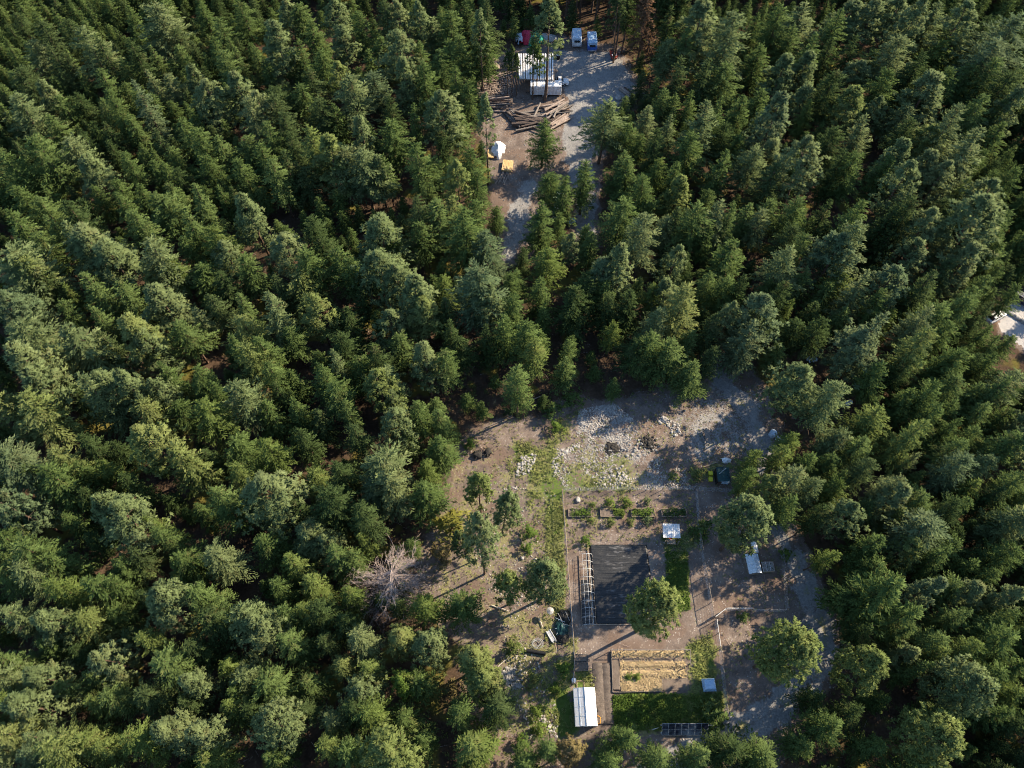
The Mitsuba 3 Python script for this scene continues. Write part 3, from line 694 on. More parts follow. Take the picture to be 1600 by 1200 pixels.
# trees nobody could tell apart: the dim understorey between the surveyed crowns, and the wood beyond the frame
KEEP_OUT = shapely.unary_union([CLEARING, YARD_DIRT, SPUR.buffer(0.5), PAVED.buffer(2.5), affinity.translate(PAVED.buffer(2.5), -3, -7), poly((860, 302), (900, 302), (900, 378), (860, 378))])
grid, fills = {}, WOODS[0]
for (x, y, r) in STANDS:
    grid.setdefault((int(x // 8), int(y // 8)), []).append((x, y, r * 0.62))
for _ in range(18000):
    x, y = rng.uniform(-165, 190), rng.uniform(-8, 235)
    u, v = pixel((x, y, 6))
    if not (-140 < u < 1900 and -330 < v < 1290) or shapely.contains_xy(KEEP_OUT, x, y):
        continue
    inside = -20 < u < 1620 and -10 < v < 1215
    near = [s for i in (-1, 0, 1) for j in (-1, 0, 1) for s in grid.get((int(x // 8) + i, int(y // 8) + j), [])]
    thin = (u < 420 and v < 330) or u > 1420
    gap = (1.1 if thin else 2.2) if inside else 2.4
    if any((x - s[0]) ** 2 + (y - s[1]) ** 2 < (s[2] + gap) ** 2 for s in near):
        continue
    h = (rng.uniform(7, 13) if thin else rng.uniform(4.5, 10.5)) if inside else rng.uniform(12, 19)
    fills += 1
    grid.setdefault((int(x // 8), int(y // 8)), []).append((x, y, h * 0.12))
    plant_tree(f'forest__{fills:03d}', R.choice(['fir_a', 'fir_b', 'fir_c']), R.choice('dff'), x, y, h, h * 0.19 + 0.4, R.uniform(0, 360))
print('trees', len(STANDS), 'fill', fills)


# ------------------------------------------------------------------ the fenced garden
def local(px, py, a=0.0, h=0.0):
    """origin on the ground under a pixel, and a function from local (x, y, z), turned by a radians, to the world"""
    o = G(px, py, h)
    m = rot2(a)
    return o, (lambda x, y, z=0.0: o * [1, 1, 0] + m @ np.array([x, y, z]))


def fence(label, pts, posts=2.4, height=1.75, rail=None, post_mat='old_timber', wires=6, net=0.14, rail_r=0.05):
    """posts, strands and a wire net between ground points; each post and rail is a part"""
    key = thing('garden_fence', label, 'fence', 'fences round the garden plots')
    net_mb, line_mb = MB(), MB()
    for a, b in zip(pts[:-1], pts[1:]):
        a, b = np.asarray(a)[:2], np.asarray(b)[:2]
        L = np.linalg.norm(b - a)
        n = max(1, int(round(L / posts)))
        for i in range(n + 1):
            if i == n and not np.allclose(b, np.asarray(pts[-1])[:2]):
                continue
            p = a + (b - a) * i / n
            hh = height + R.uniform(0, 0.2)
            part(key, 'post', MB().tube([(p[0], p[1], -0.3), (p[0] + R.uniform(-.03, .03), p[1], hh)], 0.055, 7), post_mat, 40)
        a3, b3 = np.array([*a, 0.0]), np.array([*b, 0.0])
        for k in range(wires):
            z = 0.12 + (height - 0.2) * k / max(1, wires - 1)
            line_mb.tube([a3 + [0, 0, z], (a3 + b3) / 2 + [0, 0, z - 0.03], b3 + [0, 0, z]], 0.009, 3, False)
        if net:
            m = int(L / net)
            for i in range(m):
                p = a3 + (b3 - a3) * (i + 0.5) / m
                net_mb.tube([p + [0, 0, 0.05], p + [0, 0, height - 0.1]], 0.006, 3, False)
        if rail:
            part(key, 'top_rail', MB().tube([a3 + [0, 0, height + 0.02], b3 + [0, 0, height + 0.02]], rail_r, 6), rail, 40)
    part(key, 'wire_strands', line_mb, 'grey_metal')
    if net:
        part(key, 'wire_net', net_mb, 'grey_metal')
    return key


g2 = lambda *a: G(*a)[:2]
fence('long wire fence with a pale top rail along the left side of the garden', [g2(878, 770), g2(888, 905), g2(897, 1030), g2(895, 1070)], rail='timber', rail_r=0.045)
fence('dark wire fence along the upper side of the garden below the stony ground', [g2(879, 768), g2(985, 766), g2(1085, 765)], posts=3.0)
fence('wire fence between the raised beds and the shady pen', [g2(1086, 766), g2(1092, 842), g2(1098, 880), g2(1112, 966)], rail='old_timber')
fence('bare rail fence with a bright pale top pole right of the lawn', [g2(1116, 971), g2(1122, 1013)], rail='white_pipe', posts=2.0, rail_r=0.045)
fence('dark post fence running down from the pale pole to the lawn corner', [g2(1123, 1016), g2(1131, 1090), g2(1135, 1132)], rail='old_timber', posts=2.0)
fence('pale rail fence across the shady pen near its lower end', [g2(1114, 967), g2(1131, 954), g2(1171, 954)], rail='white_pipe', posts=2.2)
fence('thin wire fence closing the lower right end of the shady pen', [g2(1172, 955), g2(1226, 956)], posts=2.6)
fence('thin wire fence between the shady pen and the driveway', [g2(1227, 954), g2(1222, 880), g2(1214, 810)], posts=2.6)
fence('wire fence on the upper side of the shady pen', [g2(1088, 766), g2(1120, 768), g2(1165, 772)], posts=2.6)


def sprigs(mb, q, x, y, z, r, n, up=1.0, leaf_len=0.22, width=0.45):
    """a small plant: n leaf blades fanning from a point"""
    for _ in range(n):
        az, el = q.uniform(0, 6.283), q.uniform(0.25, 1.35)
        d = np.array([math.cos(az) * math.cos(el), math.sin(az) * math.cos(el), math.sin(el) * up])
        s = np.cross(d, [0, 0, 1])
        s = s / (np.linalg.norm(s) + 1e-9) * leaf_len * width / 2
        a = np.array([x, y, z]) + d * r * q.uniform(0.1, 0.7) + [q.normal(0, r * .2), q.normal(0, r * .2), 0]
        mb.add([a - s * 0.4, a + d * leaf_len * 0.5 - s, a + d * leaf_len, a + d * leaf_len * 0.5 + s], [[0, 1, 2, 3]])


def greens(name, label, cat, region, n, r, bsdf, seed, leaf_len=0.22, per=8, z=0.02, clump=0.0, field_=None):
    """plants nobody could count over a region: one stuff object"""
    q, mb, b = np.random.default_rng(seed), MB(), region.bounds
    made = 0
    while made < n:
        pts = q.uniform([b[0], b[1]], [b[2], b[3]], (n * 2, 2))
        pts = pts[shapely.contains_xy(region, pts[:, 0], pts[:, 1])]
        if field_ is not None:
            ii = np.clip(((pts[:, 1] - gy[0]) / 0.6).round().astype(int), 0, len(gy) - 1), np.clip(((pts[:, 0] - gx[0]) / 0.6).round().astype(int), 0, len(gx) - 1)
            pts = pts[q.uniform(0.1, 0.9, len(pts)) < field_[ii]]
        if clump:
            f = meshkit.fbm(np.stack([pts[:, 0] * clump, pts[:, 1] * clump, pts[:, 0] * 0], 1), 3, seed)
            pts = pts[q.uniform(0.32, 0.62, len(pts)) < f]
        if not len(pts):
            continue
        for x, y in pts[:n - made]:
            s = q.uniform(0.6, 1.4)
            sprigs(mb, q, x, y, ground_z(x, y) + z if z < 0.1 else z, r * s, per, 1.0, leaf_len * s)
        made += len(pts)
    key = thing(name, label, cat)
    labels[key]['kind'] = 'stuff'
    m = mb.mesh()
    nn = q.normal(0, 0.35, (len(m.vertices) // 4, 3)) + [0, 0, 1]
    nn /= np.linalg.norm(nn, axis=1, keepdims=True)
    scene[key] = crown_entry(np.array(m.vertices), np.array(m.faces), np.repeat(nn, 4, 0), bsdf)
    return key


# raised beds
BEDS = [(888, 924, 'leftmost of the row of four raised beds, greens filling its right half'), (938, 974, 'second raised bed of the row of four, half bare soil'),
        (986, 1022, 'third raised bed of the row of four, full of greens'), (1034, 1071, 'rightmost raised bed of the row of four, split by a cross board')]
for i, (x0, x1, lab) in enumerate(BEDS):
    a, b = G(x0, 808), G(x1, 796)
    w, d = b[0] - a[0], b[1] - a[1]
    cx, cy = (a[0] + b[0]) / 2, (a[1] + b[1]) / 2
    key = thing('raised_bed', lab, 'raised bed', 'raised beds in a row')
    for s in (-1, 1):
        part(key, 'board', MB().box((cx, cy + s * d / 2, 0.2), (w, 0.07, 0.4), 0, 0.01), 'timber' if i else 'old_timber')
        part(key, 'board', MB().box((cx + s * (w / 2 - 0.035), cy, 0.198), (0.07, d - 0.074, 0.4), 0, 0.01), 'timber')
    if i == 3:
        part(key, 'board', MB().box((cx, cy, 0.2), (0.07, d - 0.08, 0.42)), 'timber')
    part(key, 'soil', MB().box((cx, cy, 0.15), (w - 0.15, d - 0.08, 0.28)), 'soil')
    fx = {0: (0.1, 0.98), 1: (0.55, 0.98), 2: (0.03, 0.97), 3: (0.03, 0.97)}[i]
    reg = shapely.box(cx - w / 2 + w * fx[0], cy - d / 2 + 0.08, cx - w / 2 + w * fx[1], cy + d / 2 - 0.08)
    greens('leafy_greens', f'low dark leafy greens growing in the {("leftmost", "second", "third", "rightmost")[i]} raised bed of the row', 'greens', reg, 80, 0.22, 'needles_g' if i != 3 else 'needles_f', 40 + i, 0.3, 7, 0.29)
# shrubs of the garden
SHRUBS = [(926, 788, 26, 'o', 'small yellow-green shrub above the leftmost raised bed'), (953, 784, 36, 'g', 'light green shrub above the second raised bed'), (978, 783, 36, 'g', 'light green shrub above the gap between second and third raised beds'),
          (1010, 781, 26, 'p', 'greyish small shrub above the third raised bed'), (923, 813, 28, 'o', 'yellowish small shrub below the leftmost raised bed'), (953, 814, 30, 'o', 'yellow-green small shrub below the second raised bed'),
          (984, 814, 28, 'o', 'olive small shrub below the gap between second and third beds'), (1011, 811, 32, 'b', 'silvery grey bush below the third raised bed'), (915, 843, 34, 'g', 'green shrub at the upper end of the white hoop tunnel'),
          (1095, 824, 48, 'f', 'round deep green bush by the fence right of the metal-roofed shed'), (1110, 1112, 58, 'f', 'round green bush at the lower right corner of the garden lawn'), (706, 818, 74, 'l', 'bright yellow autumn shrub at the forest edge left of the clearing'),
          (826, 832, 34, 'g', 'bright green bush in the clearing left of the fence, upper of a pair'), (822, 855, 26, 'g', 'bright green small bush in the clearing, lower of a pair'), (690, 862, 46, 't', 'orange-brown shrub below the yellow shrub'),
          (838, 1110, 34, 'g', 'bright green bush left of the white greenhouse, upper of two'), (843, 1136, 34, 'g', 'bright green bush left of the white greenhouse, lower of two'), (815, 1155, 32, 'g', 'bright green bush nearest the bottom edge, left of the greenhouse'),
          (880, 1045, 34, 'g', 'green bush pressed against the left garden fence beside the wooden boxes'), (704, 1075, 44, 't', 'rusty brown brush right of the lime green young tree'), (735, 692, 26, 'g', 'bright green bush at the upper left of the dirt clearing'),
          (1225, 865, 26, 'g', 'green bush by the driveway fence right of the glass frame'), (862, 640, 40, 'f', 'small green conifer bush beside the stony ground'), (895, 625, 44, 'f', 'green bush at the shaded upper edge of the clearing'),
          (868, 668, 30, 'g', 'fresh green bush above the pale grass strip'), (1052, 745, 24, 'o', 'yellowish weed bush in the stony ground above the garden'), (1085, 740, 30, 'o', 'olive weed clump left of the yellow crates'), (800, 640, 36, 'd', 'dark bush in the shade above the clearing'),
          (838, 885, 30, 'o', 'olive low bush between the broad pine and the clearing'), (1160, 962, 24, 'f', 'low dark green bush below the pale rail fence'), (805, 1010, 40, 'o', 'olive bush right of the round yellow-green pine'),
          (833, 1060, 36, 'o', 'low olive bush right of the dark stone heap'), (868, 1075, 30, 'g', 'green bush in the grass left of the greenhouse')]
for px, py, w, t, lab in SHRUBS:
    g = G(px, py + w * 0.12)
    rad = w / 2 / (FPX / ((g - [0, 0, CAM_H]) @ FWD)) * (0.58 if py < 850 and 900 < px < 1030 else 0.9)
    key = thing('shrub', lab, 'shrub')
    plant_tree(key, 'shrub', t, g[0], g[1], min(2.6, 0.3 + rad * 0.95), rad, R.uniform(0, 360))


def shed(name, label, cat, c, size, a, wall_h, ridge_h, wall, roof, over=0.15, ribs=0, door=None, ridge_axis='y', extra=None):
    """gable shed: walls and gables, two roof slopes, ribs, door"""
    key = thing(name, label, cat)
    m = rot2(a)
    W = lambda v: (np.asarray(v, float) @ m.T) + [c[0], c[1], 0]
    sx, sy = size[0] / 2, size[1] / 2
    b = MB()
    v = W([(-sx, -sy, -.1), (sx, -sy, -.1), (sx, sy, -.1), (-sx, sy, -.1), (-sx, -sy, wall_h), (sx, -sy, wall_h), (sx, sy, wall_h), (-sx, sy, wall_h), (0, -sy, ridge_h - .03), (0, sy, ridge_h - .03)])
    b.add(v, [[0, 1, 5, 4], [1, 2, 6, 5], [2, 3, 7, 6], [3, 0, 4, 7]])
    b.add(v, [[4, 5, 8], [6, 7, 9]])
    part(key, 'wall', b, wall)
    slope = (ridge_h - wall_h) / sx
    for s in (-1, 1):
        r = MB()
        e = sx + over
        ze = wall_h - slope * over
        q = [(0, -sy - over, ridge_h), (s * e, -sy - over, ze), (s * e, sy + over, ze), (0, sy + over, ridge_h)]
        lo = [(x, y, z - 0.05) for x, y, z in q]
        r.add(W(q + lo), [[0, 1, 2, 3], [7, 6, 5, 4], [1, 5, 6, 2], [0, 4, 5, 1], [3, 2, 6, 7]])
        rk = part(key, 'roof', r, roof)
        for k in range(ribs):
            y = -sy - over + (k + 0.5) * (2 * sy + 2 * over) / ribs
            bb = MB()
            p0, p1 = W([(0.0, y, ridge_h + 0.02)])[0], W([(s * e, y, ze + 0.02)])[0]
            bb.tube([p0, p1], 0.035, 4)
            part(rk, 'rib', bb, roof)
    part(key, 'ridge_cap', MB().tube([W([(0, -sy - over, ridge_h + .01)])[0], W([(0, sy + over, ridge_h + .01)])[0]], 0.05, 6), roof)
    if door:
        dw, dh, dm = door
        part(key, 'door', MB().box(W([(0, -sy - 0.025, dh / 2)])[0], (dw, 0.05, dh), a), dm)
    return key, W


# white greenhouse
gc = (G(895, 1076) + G(931, 1134)) / 2
key, W = shed('greenhouse', 'white ridge-roofed greenhouse of translucent panels in the lower garden', 'greenhouse', (gc[0], gc[1] - 0.15), (3.2, 5.2), 0.02, 1.9, 2.65, 'poly_sheet', 'poly_sheet', 0.06, 0, (0.9, 1.8, 'white_plastic'))
for s in (-1, 1):
    for k in range(5):
        y = -2.66 + 5.32 * k / 4
        part(key, 'glazing_bar', MB().tube([W([(s * 0.02, y, 2.66)])[0], W([(s * 1.66, y, 1.88)])[0], W([(s * 1.66, y, 0.0)])[0]], 0.022, 4), 'white_metal' if k % 4 == 0 else 'pale_blue')
    part(key, 'purlin', MB().tube([W([(s * 0.83, -2.66, 2.31)])[0], W([(s * 0.83, 2.66, 2.31)])[0]], 0.018, 4), 'pale_blue')
# hoses, cart and bucket round the greenhouse
o, L = local(933, 1125)
key = thing('hand_cart', 'orange hand cart frame leaning at the right wall of the greenhouse', 'cart')
part(key, 'handle', MB().tube([L(0, -.6, .1), L(0.35, -.5, .75), L(0.42, .3, .8), L(0.1, .55, .7)], 0.05, 6), 'orange_paint', 40)
part(key, 'frame', MB().tube([L(0, -.6, .1), L(-.1, .5, .12), L(0.1, .55, .7)], 0.045, 6), 'orange_paint', 40)
part(key, 'wheel', MB().tube([L(-.05, -.62, .2), L(0.05, -.62, .2)], 0.2, 14), 'rubber', 40)
o, L = local(931, 1108)
solo('compost_bag', MB().box(L(0, 0, 0.2), (0.5, 0.9, 0.4), 0.2, 0.12), 'black_plastic', 'dark bag lying against the right wall of the greenhouse', 'bag')
o, L = local(896, 1064)
key = thing('water_tank', 'small white tank on a stand above the greenhouse', 'tank')
part(key, 'body', MB().tube([L(0, 0, .3), L(0, 0, .35), L(0, 0, 1.0), L(0, 0, 1.05)], [0.3, 0.36, 0.36, 0.2], 14), 'white_plastic', 40)
part(key, 'stand', MB().box(L(0, 0, 0.15), (0.8, 0.8, 0.3), 0, 0.02), 'old_timber')
o, L = local(907, 1070)
key = thing('wooden_frame', 'empty wooden frame lying above the greenhouse', 'frame')
for s in (-1, 1):
    part(key, 'board', MB().box(L(s * .55, 0, .08), (.09, 1.2, .14), 0, .01), 'timber')
    part(key, 'board', MB().box(L(0, s * .55, .085), (1.0, .09, .14), 0, .01), 'timber')
# two planting boxes left
for i, (y0, y1, lab) in enumerate(((1023, 1033, 'upper of two wooden planting boxes by the left fence'), (1035, 1048, 'lower of two wooden planting boxes by the left fence'))):
    a, b = G(898, y1), G(918, y0)
    key = thing('planting_box', lab, 'planting box', 'planting boxes by the fence')
    cx, cy, w, d = (a[0] + b[0]) / 2, (a[1] + b[1]) / 2, b[0] - a[0], b[1] - a[1]
    for s in (-1, 1):
        part(key, 'board', MB().box((cx, cy + s * d / 2, .2), (w, .07, .4), 0, .01), 'old_timber')
        part(key, 'board', MB().box((cx + s * w / 2, cy, .198), (.07, d - .075, .4), 0, .01), 'old_timber')
    part(key, 'soil', MB().box((cx, cy, .14), (w - .08, d - .08, .26)), 'soil')

# hoop tunnel
a, b = G(907, 978), G(927, 868)
n = 10
y0, y1 = a[1], b[1]
key = thing('hoop_tunnel', 'long bare hoop tunnel frame of white pipes left of the black sheet', 'tunnel frame')
xc = lambda y: G(918, 930)[0]
for i in range(n):
    y = y0 + (y1 - y0) * i / (n - 1)
    th = np.linspace(0, math.pi, 15)
    pts = np.stack([xc(y) - 1.12 * np.cos(th), np.full(15, y) + R.uniform(-.04, .04), 1.35 * np.sin(th) ** 0.8], 1)
    part(key, 'hoop', MB().tube(pts, 0.034, 6), 'white_pipe', 40)
for x, z in ((0, 1.39), (-0.62, 1.14), (0.62, 1.14)):
    part(key, 'purlin', MB().tube([(xc(y0) + x, y0, z), (xc(y1) + x, y1, z)], 0.022, 5), 'white_pipe', 40)
for s in (-1, 1):
    part(key, 'base_board', MB().box((xc(y0) + s * 1.14, (y0 + y1) / 2, 0.07), (0.05, y1 - y0, 0.2)), 'timber')
part(key, 'ground_cloth', MB().box((xc(y0), (y0 + y1) / 2 - (y1 - y0) * 0.17, 0.035), (2.1, (y1 - y0) * 0.62, 0.03)), 'dark_fabric')

# black ground sheet, rippled
xs0, xs1 = G(931, 975)[0], G(1026, 975)[0]
ys0, ys1 = G(930, 975)[1], G(930, 851)[1]
u, v = np.meshgrid(np.linspace(0, 1, 150), np.linspace(0, 1, 190))
px_, py_ = xs0 + (xs1 - xs0) * u - 0.35 * v, ys0 + (ys1 - ys0) * v
Pn = np.stack([px_ * 0.5, py_ * 2.6, px_ * 0], -1)
zz = 0.10 + 0.10 * meshkit.fbm(Pn, 4, 21) + 0.05 * meshkit.noise(Pn * [0.6, 2.5, 1], 8)
edge = np.minimum.reduce([u, 1 - u, v, 1 - v]) * 40
zz = np.where(edge < 1, 0.0 + (zz) * edge, zz)
i_ = np.arange(u.size).reshape(u.shape)
q4 = np.stack([i_[:-1, :-1], i_[:-1, 1:], i_[1:, 1:], i_[1:, :-1]], -1).reshape(-1, 4)
key = thing('ground_sheet', 'large black weed-control sheet with pale wrinkles spread over the garden', 'ground sheet')
part(key, 'fabric', trimesh.Trimesh(np.stack([px_, py_, zz], -1).reshape(-1, 3), np.vstack([q4[:, [0, 1, 2]], q4[:, [0, 2, 3]]]), process=False), 'dark_fabric', True)
part(key, 'edge_board', MB().box(((xs0 + xs1) / 2, ys0 - 0.08, 0.09), (xs1 - xs0, 0.12, 0.14), 0, .01), 'timber')
part(key, 'edge_board', MB().box((xs0 - 0.62, (ys0 + ys1) / 2, 0.09), (0.12, ys1 - ys0, 0.14), 0.008, .01), 'timber')
# metal-roofed shed with a porch
o, L = local(1047, 851, -0.03)
key = thing('garden_shed', 'small open garden shed with a pale metal roof by the lawn', 'shed')
for sx_ in (-1.15, 1.15):
    for sy_ in (0.0, 2.0):
        part(key, 'post', MB().box(L(sx_, sy_, 1.0), (.12, .12, 2.0), -.03), 'old_timber')
rm = MB()
rm.add([L(-1.55, 0.55, 2.05), L(1.45, 0.55, 2.05), L(1.35, 2.9, 2.45), L(-1.5, 2.9, 2.45), L(-1.55, 0.55, 1.99), L(1.45, 0.55, 1.99), L(1.35, 2.9, 2.39), L(-1.5, 2.9, 2.39)], [[0, 1, 2, 3], [7, 6, 5, 4], [0, 4, 5, 1], [1, 5, 6, 2], [2, 6, 7, 3], [3, 7, 4, 0]])
rk = part(key, 'roof', rm, 'white_metal')
for k in range(9):
    t = -1.5 + 2.9 * k / 8
    part(rk, 'rib', MB().tube([L(t, 0.56, 2.07), L(t * 0.96, 2.88, 2.47)], 0.03, 4), 'white_metal')
part(key, 'wall', MB().box(L(0, 2.05, 1.0), (2.4, .06, 1.95), -.03), 'old_timber')
part(key, 'bench', MB().box(L(0.1, 0.35, 0.6), (1.5, 0.9, 0.08), -.03, .01), 'timber')
part(key, 'bench_leg', MB().box(L(-0.5, 0.35, 0.28), (.1, .8, .55), -.03), 'timber')
part(key, 'bench_leg', MB().box(L(0.7, 0.35, 0.28), (.1, .8, .55), -.03), 'timber')
o, L = local(1046, 842)
solo('potting_tub', MB().tube([L(0, 0, .66), L(0, 0, .95), L(0, 0, 0.9)], [0.22, 0.3, 0.02], 12), 'red_paint', 'small reddish tub on the bench of the open garden shed', 'tub', smooth=40)

# straw-mulched plot
key = thing('straw_plot', 'rectangular board-edged plot mulched with straw rows', 'garden plot')
pa, pb, pc, pd = G(955, 1018), G(1074, 1018), G(1076, 1078), G(957, 1082)
wall_ = lambda p, q, hgt, th: MB().box(((p[0] + q[0]) / 2, (p[1] + q[1]) / 2, hgt / 2), (math.hypot(q[0] - p[0], q[1] - p[1]), th, hgt), math.atan2(q[1] - p[1], q[0] - p[0]), .01)
part(key, 'board', wall_(pa, pd, 0.42, 0.07), 'old_timber')
part(key, 'board', wall_(pd, G(1034, 1081), 0.42, 0.07), 'old_timber')
part(key, 'board', wall_(G(1034, 1060), G(1034, 1080), 0.3, 0.06), 'old_timber')
part(key, 'board', wall_(G(968, 1030), G(968, 1078), 0.3, 0.06), 'timber')
part(key, 'soil', MB().box(((pa[0] + pc[0]) / 2, (pa[1] + pc[1]) / 2, 0.045), (pb[0] - pa[0] - .2, pa[1] - pd[1] - .2, .08)), 'soil')
part(key, 'soil', MB().box((G(962, 1055)[0], G(962, 1055)[1], .15), (1.1, 4.2, .28)), 'soil', label='dark narrow soil strip along the left side of the plot')
qs = np.random.default_rng(5)
st = MB()
ROWS = [(956, 1068, 1022, 0.45, 900), (969, 1070, 1039, 0.5, 1000), (969, 1071, 1053, 0.55, 1000)]


def straw_at(x, y, z):
    az = qs.uniform(0, 6.28)
    L_ = qs.uniform(0.2, 0.55)
    d = np.array([math.cos(az), math.sin(az), qs.normal(0, 0.35)]) * L_ / 2
    s = np.array([-math.sin(az), math.cos(az), qs.normal(0, .5)]) * 0.045
    p = np.array([x, y, z])
    st.add([p - d - s, p - d + s, p + d + s, p + d - s], [[0, 1, 2, 3]])


for x0, x1, yy, hw, cnt in ROWS:
    a, b = G(x0, yy), G(x1, yy)
    nn = 60
    hump = MB()
    vs, fs = [], []
    for i in range(nn):
        t = i / (nn - 1)
        wv = hw * (0.75 + 0.5 * meshkit.noise(np.array([[t * 22, yy * 0.7, 0.0]]), 3)[0])
        for k, (dy, dz) in enumerate(((-1, 0.08), (-.5, .24), (0, .3), (.5, .24), (1, 0.08))):
            vs.append((a[0] + (b[0] - a[0]) * t, a[1] + dy * wv, dz * (0.5 + 0.9 * R.random())))
    for i in range(nn - 1):
        for k in range(4):
            fs.append([i * 5 + k, i * 5 + k + 1, i * 5 + 6 + k, i * 5 + 5 + k])
    st.add(vs, fs)
    for _ in range(cnt):
        t, w = qs.uniform(0, 1), qs.normal(0, hw * 0.55)
        straw_at(a[0] + (b[0] - a[0]) * t, a[1] + w, 0.3 * max(0.2, 1 - abs(w) / hw) + qs.uniform(0.0, .12))
a, b = G(971, 1079), G(1032, 1060)
st.box(((a[0] + b[0]) / 2, (a[1] + b[1]) / 2, .12), (b[0] - a[0], b[1] - a[1], .2))
for _ in range(2600):
    straw_at(qs.uniform(a[0], b[0]), qs.uniform(a[1], b[1]), .23 + qs.uniform(0, .08))
sk = thing('straw_mulch', 'golden straw mulch in rows and a thick bed on the plot', 'straw')
labels[sk]['kind'] = 'stuff'
put(sk, st, 'straw')
g = G(988, 1058)
greens('leafy_greens', 'small patch of green plants growing out of the straw bed', 'greens', shapely.box(g[0] - 1.0, g[1] - .35, g[0] + 1.0, g[1] + .35), 40, .3, 'needles_g', 77, .34, 8, .24)
for x0_, x1_, lab in ((931, 942, 'left of two long dark soil beds between greenhouse and straw plot'), (945, 956, 'right of two long dark soil beds between greenhouse and straw plot')):
    a, b = G(x0_, 1131), G(x1_, 1036)
    k_ = thing('soil_bed', lab, 'soil bed', 'long soil beds')
    u, v = np.meshgrid(np.linspace(0, 1, 7), np.linspace(0, 1, 60))
    zz = 0.02 + 0.24 * np.sin(np.pi * u) * (0.6 + 0.7 * meshkit.noise(np.stack([u * 3 + x0_, v * 40, u * 0], -1), 3))
    ii = np.arange(u.size).reshape(u.shape)
    part(k_, 'soil', MB().add(np.stack([a[0] + (b[0] - a[0]) * u + (u - .5) * 0.5 * (meshkit.noise(np.stack([u * 0 + x0_, v * 26, u * 2], -1), 9) - .3), a[1] + (b[1] - a[1]) * v, zz], -1).reshape(-1, 3), np.stack([ii[:-1, :-1], ii[:-1, 1:], ii[1:, 1:], ii[1:, :-1]], -1).reshape(-1, 4)), 'dark_soil', True)
key = thing('trellis', 'dark post-and-rail trellis along the upper edge of the straw plot', 'trellis')
tp = [G(953 + 20.2 * i, 1018) for i in range(7)]
for p in tp:
    part(key, 'post', MB().box((p[0], p[1], 0.9), (.09, .09, 1.85)), 'old_timber')
part(key, 'rail', MB().box(((tp[0][0] + tp[-1][0]) / 2, tp[0][1], 1.84), (tp[-1][0] - tp[0][0] + .2, .1, .08)), 'old_timber')
part(key, 'rail', MB().box(((tp[0][0] + tp[-1][0]) / 2, tp[0][1] + .06, .9), (tp[-1][0] - tp[0][0], .04, .06)), 'old_timber')
p = G(1075, 1040)
part(key, 'side_post', MB().box((p[0], p[1], .9), (.12, .12, 1.85)), 'old_timber')
part(key, 'side_rail', wall_(tp[-1] + [0.05, 0, 0], p, .1, .1).mesh().apply_translation([0, 0, 1.78]), 'old_timber')

# solar array
o, L = local(1069, 1149)
key = thing('solar_array', 'row of seven dark solar panels on a tilted rack below the garden lawn', 'solar panels')
PW, PH = 0.97, 1.95
tl = math.radians(38)
for i in range(7):
    x = (i - 3) * (PW + 0.03)
    P = lambda u_, v_, w_=0.0: L(x + u_, v_ * math.cos(tl) - w_ * math.sin(tl), 0.45 + v_ * math.sin(tl) + w_ * math.cos(tl))
    b = MB()
    b.add([P(-PW / 2, 0), P(PW / 2, 0), P(PW / 2, PH), P(-PW / 2, PH), P(-PW / 2, 0, -.04), P(PW / 2, 0, -.04), P(PW / 2, PH, -.04), P(-PW / 2, PH, -.04)], [[0, 1, 2, 3], [7, 6, 5, 4], [0, 4, 5, 1], [1, 5, 6, 2], [2, 6, 7, 3], [3, 7, 4, 0]])
    pk = part(key, 'panel', b, 'grey_metal')
    for v0, v1 in ((0.035, PH / 2 - .02), (PH / 2 + .02, PH - .035)):
        part(pk, 'cell_field', MB().add([P(-PW / 2 + .03, v0, .006), P(PW / 2 - .03, v0, .006), P(PW / 2 - .03, v1, .006), P(-PW / 2 + .03, v1, .006)], [[0, 1, 2, 3]]), 'solar_glass')
for x in (-3.2, -1.1, 1.1, 3.2):
    part(key, 'leg', MB().tube([L(x, .25, -.1), L(x, .25, .6)], .05, 6), 'grey_metal', 40)
    part(key, 'leg', MB().tube([L(x, 1.35, -.1), L(x, 1.35, 1.42)], .05, 6), 'grey_metal', 40)
part(key, 'rail', MB().tube([L(-3.7, .3, .62), L(4.3, .3, .62)], .05, 6), 'grey_metal', 40)
part(key, 'rail', MB().tube([L(-3.7, 1.3, 1.40), L(4.3, 1.3, 1.40)], .05, 6), 'grey_metal', 40)
o, L = local(1021, 1140)
key = thing('sprinkler_stand', 'thin pale sprinkler stand left of the solar panels', 'sprinkler')
part(key, 'pole', MB().tube([L(0, 0, -.1), L(.05, 0, 1.5)], .03, 6), 'white_pipe', 40)
part(key, 'arm', MB().tube([L(-.5, -.1, 1.45), L(.55, .15, 1.52)], .03, 6), 'white_pipe', 40)
# blue tote and yellow bucket
o, L = local(1108, 1079)
key = thing('storage_tote', 'large square tank under a light blue tarp by the lawn fence', 'tank')
part(key, 'tank', MB().box(L(0, .75, .55), (1.7, 1.4, 1.1), .06, .08), 'white_plastic')
tv = MB()
u, v = np.meshgrid(np.linspace(-1, 1, 14), np.linspace(-1, 1, 14))
rr = np.maximum(np.abs(u), np.abs(v))
zt = np.where(rr < .8, 1.16 + .08 * meshkit.noise(np.stack([u * 3, v * 3, u * 0], -1), 2), 1.16 - (rr - .8) * 3.4)
pts = np.stack([u * 1.12 * (1 - .08 * (rr > .8)), v * .95 + .75, zt], -1).reshape(-1, 3)
ii = np.arange(196).reshape(14, 14)
tv.add(pts @ rot2(.06).T + o, np.stack([ii[:-1, :-1], ii[:-1, 1:], ii[1:, 1:], ii[1:, :-1]], -1).reshape(-1, 4))
part(key, 'tarp', tv, 'blue_tarp', True)
o, L = local(1111, 1092)
